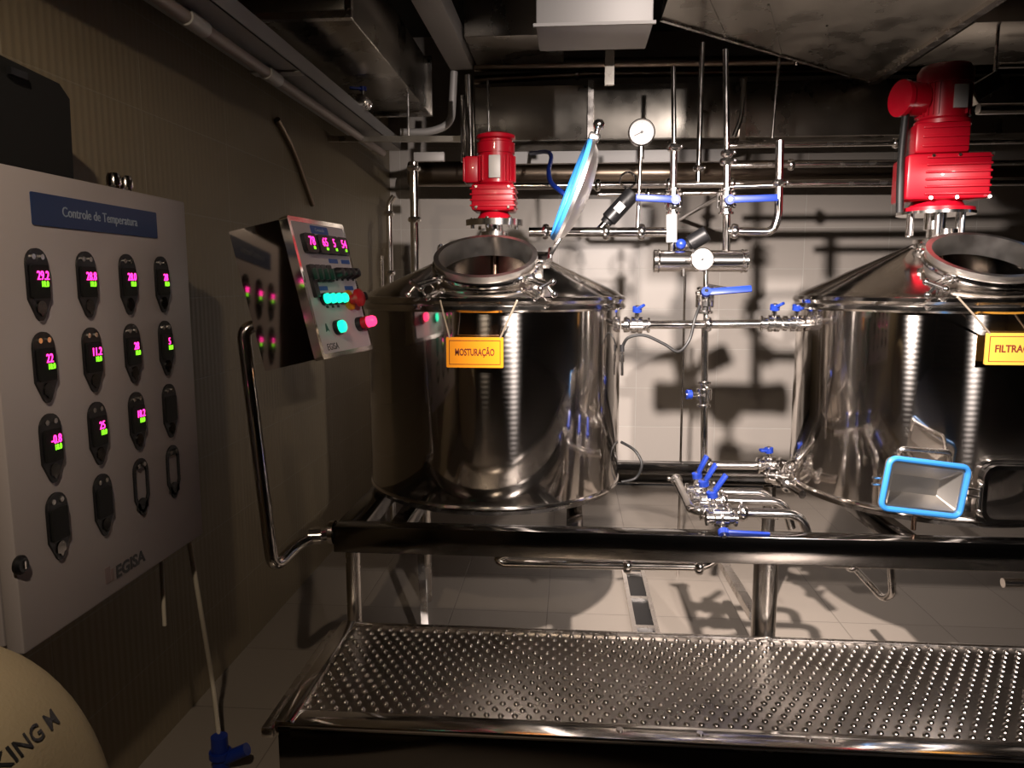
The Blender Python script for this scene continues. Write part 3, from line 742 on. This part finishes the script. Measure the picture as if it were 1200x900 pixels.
YV = 3.22
pipe('upright pipe above the left end of the heat exchanger', [(787,296,YV),(790,168,YV)], .015, ferr=((0,.42),(0,.96)))
b = MB(); b.cyl(PY(787,284,YV-.01), PY(787,252,YV-.01), .022, 24); solo('pipe_sleeve', b, WHITE, 'white sleeve around the pipe above the heat exchanger', 'sleeve')
valve('valve with blue handle pointing left above the white sleeve', (789,236,YV), EZ, (0,-1,0), (-1,0,.06), .16, r=.017)
pipe('upright pipe above the right end of the heat exchanger', [(851,296,YV),(852,186,YV)], .016, ferr=((0,.5),(0,.97)))
valve('valve with blue handle pointing right above the heat exchanger', (851,236,YV), EZ, (0,-1,0), (1,0,.03), .19, r=.018)
pipe('thin tall pipe nearest the gauge, reaching up to the ducts', [(790,167,YV),(789,78,YV)], .010)
pipe('thin tall pipe in the middle of the three under the right duct', [(818,217,4.0),(823,50,4.0)], .014, ferr=((0,.12),))
pipe('thin tall pipe on the right of the three under the right duct', [(852,185,YV),(850,58,YV)], .012, ferr=((0,.04),))
pipe('steel loop pipe turning up beside the right blue handle', [(853,271,YV),(905,272,YV),(912,255,YV),(914,165,YV)], .017, bend=.05, ferr=((0,.15),(2,.45)))
pipe('short steel pipe joining the loop to the upright pipe', [(853,219,YV),(915,217,YV)], .010)
pipe('steel pipe behind the raised lid running right to the white sleeve', [(620,272,YV),(785,272,YV)], .020, ferr=((0,.12),(0,.55),(0,.8)))
pipe('thin steel rod standing before the white tiled wall', [(798,548,3.9),(803,322,3.9)], .006, floor=True)
# black actuators
def actuator(label, p, q, r):
    p, q = PY(*p), PY(*q); t = thing('pneumatic_actuator', p, label, 'actuator'); d = q-p; L = d.length
    b = MB(); b.lathe([(0,0),(r*.7,0),(r*.75,L*.1),(r,L*.14),(r,L*.95),(r*.9,L),(0,L)], p, d, 28); part('cylinder_body', b, BLACK, t)
    b = MB(); b.cyl(p-d.normalized()*.06, p, r*.45, 16); b.cyl(p-d.normalized()*.06, p-d.normalized()*.045, r*.75, 16); part('mount', b, STEEL, t)
    return t, p, q
ta, p, q = actuator('slanted black actuator with white sticker beside the raised lid', (709,262,3.42), (742,226,3.42), .036)
M = frame(p.lerp(q,.5)-EY*.0365, (q-p), (q-p).cross(EY)); b = MB(); b.box((0,0,0), (.04,.035,.004), M); part('sticker', b, WHITE, ta, 'white sticker')
b = MB(); b.torus(PY(736,211,3.42), (0,-1,.1), .034, .005, 28, 8); part('pull_ring', b, STEEL, ta)
ta, p, q = actuator('short black actuator with blue cap above the heat exchanger', (806,287,3.28), (829,273,3.26), .034)
b = MB(); b.sphere(PY(798,286,3.2), .022); part('cap', b, BLUE, ta, 'blue cap')
# black cables
def cable(label, pts, r, m=RUB):
    P = [PY(*q) for q in pts]; path = []
    for i in range(len(P)-1):
        p0 = P[max(i-1,0)]; p1 = P[i]; p2 = P[i+1]; p3 = P[min(i+2,len(P)-1)]
        for k in range(8):
            t_ = k/8; path.append(.5*((2*p1)+(p2-p0)*t_+(2*p0-5*p1+4*p2-p3)*t_*t_+(3*p1-p0-3*p2+p3)*t_**3))
    path.append(P[-1]); b = MB(); b.sweep(path, r, 10); return solo('sensor_cable', b, m, label, 'cable')
cable('black cable looping from the left tank to the chrome valve', [(729,408,3.02),(736,396,3.0),(755,393,3.0),(778,403,3.0),(795,412,3.0),(808,398,3.02),(814,375,3.03),(820,358,3.06)], .006)
cable('black cable curving out low on the right side of the left tank', [(728,518,3.2),(744,528,3.15),(752,544,3.12),(745,560,3.12),(728,565,3.1)], .006)
cable('blue hose hanging behind the raised lid', [(622,180,5.07),(640,178,4.6),(646,184,4.2),(643,200,3.9),(646,214,3.7),(657,224,3.6),(676,240,3.6)], .012, BLUE)
t = thing('temperature_probe', PY(729,436,3.0), 'slim steel temperature probe upright at right edge of the left tank', 'probe')
b = MB(); b.cyl(PY(729,440,3.0), PY(729,405,3.0), .006, 12); b.cyl(PY(729,424,3.0), PY(729,416,3.0), .009, 12); part('probe_rod', b, BRIGHT, t)
b = MB(); b.cyl(PY(729,412,3.0), PY(729,404,3.0), .009, 12); part('probe_cap', b, BLACK, t)

# manifold lying on the platform between the tanks ------------------------------------
ZM = .757
def mz(px, py): return PZ(px, py, ZM)
h0, h1, h2 = mz(793,563), mz(816,596), mz(838,601)
yA, yB, yC, yD = mz(880,601).y, mz(880,587).y, mz(870,577).y, mz(850,545).y
hx = (h0.x+h1.x)/2
t = thing('manifold_header', V((hx, yA, ZM-.02)), 'bent steel header pipe of the manifold between the tanks', 'pipe')
b = MB(); b.tube([V((h0.x,yC+.16,ZM)), V((h1.x-.02,yA,ZM)), V((h1.x+.07,yA,ZM))], .017, .05, 18); part('pipe_run', b, BRIGHT, t)
b = MB(); b.cyl(V((h0.x,yC+.16,ZM)), V((h0.x,yC+.17,ZM)), .024, 18); b.sphere(V((h0.x-.03,yC+.17,ZM+.004)), .009); b.cyl(V((h0.x-.03,yC+.17,ZM+.004)), V((h0.x,yC+.17,ZM)), .004); part('end_clamp', b, BRIGHT, t)
names = ['front', 'second', 'third']
ends = [(937,601), (918,587), (900,577)]
vx = [(846,0), (836,0), (828,0)]
for i, (yr, e) in enumerate(zip((yA,yB,yC), ends)):
    xe = mz(e[0], e[1]).x; xs = hx+.03
    pts = [V((xs,yr,ZM)), V((xe,yr,ZM)), V((xe+.03,yr-.0,ZM-.10))]
    if i == 0: pts = [V((h1.x+.07,yr,ZM)), V((xe,yr,ZM)), V((xe+.035,yr-.0,ZM-.10))]
    pipe(['front pipe of the manifold between the tanks, nearest the platform edge', 'middle pipe of the manifold between the tanks', 'rear pipe of the three lying manifold pipes between the tanks'][i], pts, .017, BRIGHT, .05, ferr=((0,.30),(0,.06)), seg=18)
hl = [((832,583),(847,562)), ((822,571),(838,546)), ((814,563),(827,537))]
for i, (a, c) in enumerate(hl):
    yr = (yA,yB,yC)[i]+.0
    p = PY(a[0]+6, a[1]+ (14 if i==0 else 12), yr); p.z = ZM; p.y = yr
    pa, pc = PY(*a, yr-.0), PY(*c, yr+.0)
    valve(['manifold valve with upright blue handle, nearest the platform edge', 'manifold valve with upright blue handle, middle of the three', 'manifold valve with upright blue handle, farthest back of the three'][i], p, EX, (-.2,-.1,1), (pc-pa)+EY*.0, .085, r=.017)
pipe('steel pipe running back from the manifold towards the right tank', [V((mz(826,545).x, yD, ZM)), V((mz(905,545).x, yD, ZM))], .019, BRIGHT, ferr=((0,.05),), seg=18)
valve('blue capped valve at the foot of the right tank, left of the pair', V((mz(905,548).x-.01, yD-.02, ZM+.005)), EX, (-.1,-.1,1), (-1,-.2,0), .04, r=.022)
valve('blue capped valve touching the foot of the right tank', V((mz(936,552).x-.03, yD-.1, ZM+.01)), (1,-.8,0), (.1,-.2,1), (1,-.6,.3), .05, r=.022)
valve('chrome clamped valve low at the left foot of the right tank', V((mz(925,562).x-.03, yD-.2, ZM+.0)), (1,-.9,0), (.1,-.4,1), (.8,-.6,.3), .03, r=.018, hm=BRIGHT)
pipe('short steel pipe curving from the valves to the right tank foot', [V((mz(900,556).x,yD-.12,ZM)), V((mz(925,572).x,yD-.22,ZM-.005)), V((mz(955,590).x,yD-.42,ZM-.01))], .016, STEEL, .05, ferr=((0,.5),(1,.4)))
p = V((PY(868,610,2.5).x, 2.52, ZP+.02))
t = valve('valve lying on the platform front edge with flat blue handle', PY(845,607,2.53), EX, (0,-.3,-.2), (1,0,-.03), .15, r=.014)

# pipes under the platform ---------------------------------------------------------------
pipe('long steel pipe hanging under the left half of the platform', [(612,640,2.60),(582,655,2.60),(590,660,2.60),(826,664,2.60),(846,650,2.60)], .016, STEEL, .04, ferr=((2,.62),(2,.97)))
pipe('long thin pipe hanging under the right half of the platform', [(945,648,2.56),(962,661,2.56),(1230,668,2.62)], .011, STEEL2, .04, ferr=((1,.13),))
pipe('hooked steel pipe below the right half of the platform', [(1000,664,3.0),(1035,702,2.75),(1046,697,2.7),(1044,662,2.65)], .013, STEEL2, .04)
pipe('short thick pipe end under the platform at right picture edge', [(1175,683,2.65),(1240,683,2.65)], .017, STEEL)
# floor drain channel
d0, d1 = PZ(739,672,0), PZ(757,730,0); xm = (d0.x+d1.x)/2
t = thing('floor_drain', V((xm, 3.5, 0)), 'steel drain channel in the pale floor under the platform', 'drain')
for s in (-1, 1):
    b = MB(); b.beam((xm+s*.05, 3.1, .012), (xm+s*.05, 4.3, .012), .02, .024); part('edge_rail', b, STEEL2, t)
b = MB(); b.box((xm, 3.7, .004), (.08, 1.2, .008)); part('grate', b, BLACK, t)
for k in range(4):
    b = MB(); b.box((xm, 3.25+k*.32, .012), (.08, .03, .012)); part('cross_bar', b, STEEL2, t)

# ------------------------------------------------------------------ ceiling services
# cable tray and pale pipe along the left wall
zt = 2.40
def on_vp(px, py, z):   # x of a line running along Y through this pixel at height z
    return PZ(px, py, z).x
xr_ = on_vp(300, 43, zt); xl_ = -1.30
Yt0, Yt1 = 1.2, 4.9
t = thing('cable_tray', V((xr_, Yt0, zt)), 'pale metal cable tray running along the top of the left wall', 'cable tray')
b = MB(); b.box(((xl_+xr_)/2, (Yt0+Yt1)/2, zt+.003), (xr_-xl_, Yt1-Yt0, .006)); part('tray_floor', b, TRAYM, t)
b = MB(); b.box((xr_-.002, (Yt0+Yt1)/2, zt+.035), (.004, Yt1-Yt0, .07)); part('tray_side', b, TRAYM, t)
b = MB(); b.box((xl_+.002, (Yt0+Yt1)/2, zt+.035), (.004, Yt1-Yt0, .07)); part('tray_side', b, TRAYM, t)
for py in (85,):
    y = PZ(330, 85, zt).y
    b = MB(); b.box(((xl_+xr_)/2, y, zt-.004), (xr_-xl_+.004, .06, .006)); part('joint_plate', b, WHITE, t)
zq = zt-.034; xq = on_vp(262, 50, zq)
t = thing('conduit_pipe', V((xq, 1.2, zq)), 'pale plastic conduit under the cable tray by the left wall', 'pipe')
b = MB(); b.tube([(xq,1.2,zq),(xq,4.8,zq)], .021); part('pipe_run', b, mat('pale_plastic_pipe', (.5,.42,.38), .45), t)
for px, py in ((228,28),(312,90)):
    y = PZ(px, py, zq).y
    b = MB(); b.cyl((xq,y-.07,zq), (xq,y+.05,zq), .027, 20); part('coupling', b, WHITE, t)
# threaded rods + strut below duct
p = PY(345,163,4.3); q = PY(540,163,4.3)
t = thing('support_strut', (p+q)/2, 'thin metal support rail under the big left duct', 'rail')
b = MB(); b.beam(p, q, .03, .03, EZ); part('rail', b, GALV, t)
for px in (352, 479):
    a = PY(px,163,4.3); b = MB(); b.cyl(a, V((a.x,a.y,2.6)), .006, 8); part('hanger_rod', b, STEEL2, t)
t = valve('small chrome valve with blue lever beside the cable tray', PZ(415,125,2.47)+V((.05,0,.02)), EY, (0,0,1), (-1,-.4,0), .07, r=.018)

def ductbox(name, label, x0, x1, y0, y1, z0, z1, m, flanges=(), cat='duct'):
    t = thing(name, V(((x0+x1)/2, (y0+y1)/2, z0)), label, cat)
    b = MB(); b.box(((x0+x1)/2,(y0+y1)/2,(z0+z1)/2), (x1-x0,y1-y0,z1-z0), None, .006); part('duct_body', b, m, t)
    for ax, f in flanges:
        b = MB()
        if ax == 'y': M = frame(((x0+x1)/2, f, (z0+z1)/2), EX, EZ); w, h = x1-x0, z1-z0
        else: M = frame((f, (y0+y1)/2, (z0+z1)/2), EY, EZ); w, h = y1-y0, z1-z0
        b.frame_prism(M, rrect(w+.05, h+.05, .002, 1), rrect(w-.002, h-.002, .001, 1), -.018, .018); part('flange', b, STEEL2, t)
    return t
zd = 2.60
xd = on_vp(470, 92, zd); y1_ = PZ(499,132,zd).y; y0_ = PZ(415,12,zd).y
ductbox('air_duct', 'large square galvanised duct above the left wall and console', XL+.03, xd, y0_, y1_, zd, zd+.30, GALV, (('y', y0_+.02), ('y', y1_-.02)))
zn = 2.88
xa, xb = on_vp(515, 60, zn), on_vp(548, 68, zn)
ductbox('air_duct', 'narrow pale duct running back beside the large left duct', xa, xb, 2.4, PZ(538,82,zn).y, zn, zn+.12, GALVW)
pipe('pale bent pipe curling under the narrow duct', [(532,84,4.5),(529,145,4.5),(505,155,4.5),(470,155,4.5)], .022, GALVW, .12)
# white box hanging in the middle
zw = 2.55; a, c = PZ(628,32,zw), PZ(766,27,zw); f_ = PZ(695,59,zw)
t = ductbox('ventilation_box', 'pale sheet metal box hanging from the ceiling at top centre', a.x, c.x, a.y, f_.y, zw, ZC-.01, GALVW, cat='vent box')
b = MB(); b.box(((a.x+c.x)/2, a.y-.004, zw+.006), (c.x-a.x+.02, .012, .012)); part('lower_lip', b, GALVW, t)
p = PY(714, 100, 3.6); b = MB(); b.box((p.x, 3.6, (p.z+ZC)/2), (.042,.02,ZC-p.z)); solo('hanger_strap', b, GALV, 'flat hanger strap below the pale box', 'strap')
# big tapered duct upper right and its neighbour
zb = 2.78
P5 = [PZ(775,22,zb), PZ(1020,95,zb), PZ(1112,32,zb)]
y_n = 2.3
poly = [V((P5[0].x, y_n, zb)), P5[0], P5[1], V((P5[1].x+.0, y_n, zb))]
t = thing('air_duct', P5[1], 'big tapered galvanised duct with diagonal seams at upper right', 'duct')
b = MB(); b.extr(poly, (0,0,.4)); part('duct_body', b, GALV, t)
b = MB(); b.beam(P5[1]+V((.015,0,.012)), V((P5[1].x+.015, y_n, zb+.012)), .045, .07, EZ); part('flange', b, STEEL2, t)
d1_, d2_ = P5[0], P5[1]
b = MB(); b.beam(d1_+EZ*-.004, d2_+EZ*-.004, .02, .012, EZ); part('lower_seam', b, STEEL2, t)
for f in (.25,.5,.75):
    e = d1_.lerp(d2_, f); b = MB(); b.beam(e-EZ*.003+V((0,-.02,0)), V((e.x-.25, e.y-.75, zb-.003)), .010, .006, EZ); part('cross_seam', b, GALV, t)
xk = P5[1].x+.06
y2_ = PZ(1150,76,zb-.02).y; y3_ = PZ(1160,26,zb-.02).y
ductbox('air_duct', 'dull duct at top right corner above the tall red motor', xk, XR-.05, y3_, y2_, zb-.02, zb+.3, GALV, ())
ductbox('air_duct', 'unseen duct-shaped light blocker added above the frame, nearer the viewer', 1.26, 2.6, 1.4, 1.8, 2.22, ZC-.02, GALV)  # added out of view to shade the top of the tall motor
# cross duct at the back
yk = 5.0
a, c = PY(556,102,yk), PY(1062,158,yk)
ductbox('air_duct', 'long galvanised duct crossing behind the tanks below the ceiling', a.x, 3.4, yk, yk+.4, c.z, a.z, GALV, (('x', PY(692,130,yk).x), ('x', PY(870,130,yk).x)))
a, c = PY(470,20,4.6), PY(640,40,4.6)
ductbox('air_duct', 'grey duct between the narrow duct and pale box', a.x+.40, c.x+.1, 4.4, 4.95, PY(600,42,4.4).z, ZC-.02, GALV)
# pale beam
a, c = PY(596,178,5.1), PY(852,189,5.1)
b = MB(); b.box(((a.x+c.x)/2+.0, 5.12, (a.z+c.z)/2), (c.x-a.x, .05, a.z-c.z), None, .003); solo('cable_trunking', b, mat('white_trunking', (.88,.85,.82), .5), 'pale horizontal trunking behind the raised lid', 'trunking')
# dark large pipe behind
pipe('thick dull pipe crossing behind the red motors', [(480,204,5.3),(1240,204,5.3)], .085, DARKPIPE, seg=28, right=True)
pipe('upper dull pipe crossing just under the ceiling', [(556,77,5.08),(1040,74,5.08)], .038, DARKPIPE, ferr=((0,.18),(0,.42)), right=True)
pipe('lower dull pipe crossing just under the ceiling', [(556,94,5.2),(690,86,5.2),(1020,88,5.2)], .028, DARKPIPE, ferr=((0,.9),), right=True)
pipe('steel pipe running right at the height of the left motor gearbox', [(598,218,4.0),(1062,214,4.0)], .018, STEEL, ferr=((0,.1),(0,.18),(0,.25)), right=True)
pipe('thin steel pipe just under the long crossing pipe', [(700,228,4.1),(850,226,4.1)], .013, STEEL, ferr=((0,.4),), back=True)
pipe('upper of the three thin pipes left of the tall red motor', [(850,171,4.1),(1240,164,4.1)], .012, STEEL2, ferr=((0,.25),), right=True)
pipe('middle of the three thin pipes left of the tall red motor', [(852,194,3.9),(1240,190,3.9)], .014, STEEL2, ferr=((0,.09),(0,.45)), right=True)
pipe('lower of the three thin pipes left of the tall red motor', [(918,216,3.75),(1240,214,3.75)], .014, STEEL2, ferr=((0,.6),), right=True)
pipe('steel pipe at upper right behind the tall red motor', [(1146,128,4.2),(1240,126,4.2)], .028, STEEL, seg=20, right=True)
pipe('thin steel pipe at upper right edge above the dark floodlight', [(1170,77,4.2),(1240,77,4.2)], .014, STEEL, right=True)
# small floodlight hanging upper right
t = thing('floodlight', PY(1150,105,3.9), 'small dark tilted floodlight right of the tall red motor', 'floodlight')
M = frame(PY(1152,103,3.9), V((.8,0,.5)), V((-.5,0,.8)))
b = MB(); b.box((0,0,0), (.14,.08,.10), M, .008); part('housing', b, BLACK, t)
b = MB(); b.box((-.075,0,0), (.014,.10,.11), M, .003); part('front_rim', b, GALV, t)
b = MB(); q = PY(1165,92,3.9); b.cyl(q, V((q.x,q.y,zb-.02)), .008, 10); part('hanger_rod', b, STEEL2, t)
# vertical pipes left behind the console
pipe('slim vertical pipe in the dark corner behind the console', [(455,345,4.4),(456,238,4.4),(462,230,4.4)], .018, STEEL, .03, ferr=((0,.80),(0,.97)), floor=True)
pipe('second slim pipe beside the corner pipe behind the left tank', [(446,345,4.7),(447,300,4.7)], .012, STEEL2, floor=True)
pipe('thicker vertical pipe rising to a bracket behind the left tank', [(486,335,4.2),(485,190,4.2)], .024, STEEL, ferr=((0,.86),(0,.985)), seg=20, floor=True)
b = MB(); b.box(PY(503,184,4.2), (.17,.03,.05), None, .004); solo('pipe_bracket', b, GALVW, 'pale bracket holding the vertical pipe behind the console', 'bracket')
pipe('left of two vertical pipes beside the left red motor', [(543,190,4.1),(542,112,4.1)], .012, STEEL)
pipe('right of two vertical pipes beside the left red motor', [(552,190,4.0),(549,88,4.0)], .020, STEEL, seg=20)
pipe('threaded hanger rod above the left red motor', [(573,165,4.3),(572,94,4.3)], .006, STEEL2, name='hanger_rod', cat='rod')
p_ = PY(905,162,3.9); b = MB(); b.tube([p_, PY(913,68,3.9)], .007); solo('hanger_rod', b, STEEL2, 'thin hanger rod above the steel loop pipe', 'rod')
b = MB(); b.tube([PY(872,92,4.4), PY(869,138,4.4), PY(860,160,4.4)], .013, .05); solo('pipe_hook', b, GALV, 'small hooked pipe before the crossing duct', 'pipe')
b = MB(); b.tube([PX(325,140,XL+.016), PX(345,178,XL+.016), PX(366,240,XL+.016)], .014, .1); solo('bent_conduit', b, DARKPIPE, 'bent conduit on the left wall above the console', 'pipe')

# ------------------------------------------------------------------ malt sack, lower left
SC = PY(-70, 1010, .95)
t = thing('malt_sack', V((SC.x, SC.y, 0)), 'cream cloth sack with hand-painted letters at lower left corner', 'sack')
b = MB(); nu, nv = 56, 40; ztop = PY(0, 772, .95).z+.01; rx, ry = .25, .19
rings = []
for j in range(nv+1):
    v = -pi/2 + pi*j/nv; e = .85
    rr_ = abs(cos(v))**e; zz = (math.copysign(abs(sin(v))**.8, sin(v))+1)/2*ztop
    ring = []
    for i in range(nu):
        a = 2*pi*i/nu
        w = 1 + .02*sin(3*a+zz*9) + .012*sin(7*a-zz*17) + .01*sin(zz*22)
        x = math.copysign(abs(cos(a))**.75, cos(a))*rx*rr_*w; y = math.copysign(abs(sin(a))**.75, sin(a))*ry*rr_*w
        ring.append(b.bm.verts.new((SC.x+x, SC.y+y, zz)))
    rings.append(ring)
for A_, B_ in zip(rings, rings[1:]):
    for i in range(nu): b.face((A_[i], A_[(i+1)%nu], B_[(i+1)%nu], B_[i]))
bmesh.ops.remove_doubles(b.bm, verts=b.bm.verts, dist=.0005)
bmesh.ops.recalc_face_normals(b.bm, faces=b.bm.faces)
bvh = BVHTree.FromBMesh(b.bm)
part('sack_body', b, CLOTH, t)
# letters are painted on: laid along the cloth towards the viewer
pc, pn = bvh.ray_cast(CAM, ray(36,866).normalized())[:2]
qa = bvh.ray_cast(CAM, ray(14,886).normalized())[0]; qb = bvh.ray_cast(CAM, ray(56,849).normalized())[0]
tr_ = qb - qa; Ml = frame(pc, tr_, pn.cross(tr_))
mb = textmb('KING M', .034, Ml, .0, 0, .95, .01)
bmesh.ops.triangulate(mb.bm, faces=mb.bm.faces)
bmesh.ops.subdivide_edges(mb.bm, edges=[e for e in mb.bm.edges if e.calc_length() > .012], cuts=2)
n_ = V(Ml.col[2][:3])
lost = []
for v in mb.bm.verts:
    hit = bvh.ray_cast(v.co + n_*.3, -n_)
    if hit[0]: v.co = hit[0] + hit[1]*.0022
    else: lost.append(v)
bmesh.ops.delete(mb.bm, geom=lost, context='VERTS')
if len(mb.bm.verts): part('painted_lettering', mb, BLACKINK, t)

# ------------------------------------------------------------------ light
def spot(name, loc, aim, power, ang, blend, col, size=.05):
    l = bpy.data.lights.new(name, 'SPOT'); l.energy = power; l.spot_size = radians(ang); l.spot_blend = blend; l.color = col; l.shadow_soft_size = size
    o = bpy.data.objects.new(name, l); COL.objects.link(o); o.location = loc
    o.rotation_euler = (V(aim)-V(loc)).to_track_quat('-Z', 'Y').to_euler(); return o
spot('near_left_spotlight', (-.45, .20, 2.60), (-.88, 2.6, .7), 64, 78, .6, (1, .80, .60), .03)
spot('tank_spotlight', (.14, 1.55, 2.26), (.80, 3.6, .88), 800, 80, 1.0, (1, .87, .80), .03)
spot('rear_spotlight', (1.9, -2.5, 2.8), (1.0, 4.0, 1.2), 1050, 45, .8, (1, .88, .82), .05)
w = bpy.data.worlds.new('world'); scn.world = w; w.use_nodes = True
bg = w.node_tree.nodes['Background']; bg.inputs[0].default_value = (1,.74,.42,1); bg.inputs[1].default_value = .006
GROUPS = {'brewing_tank': 'brewing tanks on the platform', 'agitator_motor': 'red agitator motors on the tanks', 'hanging_sign': 'signs hanging on the tanks',
          'butterfly_valve': 'blue handled valves on the pipework', 'steel_pipe': 'steel pipes around the tanks', 'air_duct': 'air ducts under the ceiling',
          'dial_gauge': 'round dial gauges', 'pneumatic_actuator': 'black actuators on the pipework', 'sensor_cable': 'cables and hoses at the tanks',
          'cable': 'white cables below the cabinet', 'hanger_rod': 'thin hanger rods under the ceiling'}
for o in COL.objects:
    g = GROUPS.get(o.name.split('.')[0])
    if o.parent is None and g and 'label' in o: o['group'] = g

scn.view_settings.view_transform = 'Standard'; scn.view_settings.look = 'None'
scn.view_settings.gamma = 1; scn.view_settings.use_curve_mapping = False
scn.view_settings.exposure = 0
scn.cycles.use_denoising = True
scn.cycles.sample_clamp_indirect = 6
scn.cycles.max_bounces = 10; scn.cycles.diffuse_bounces = 1; scn.cycles.caustics_reflective = False
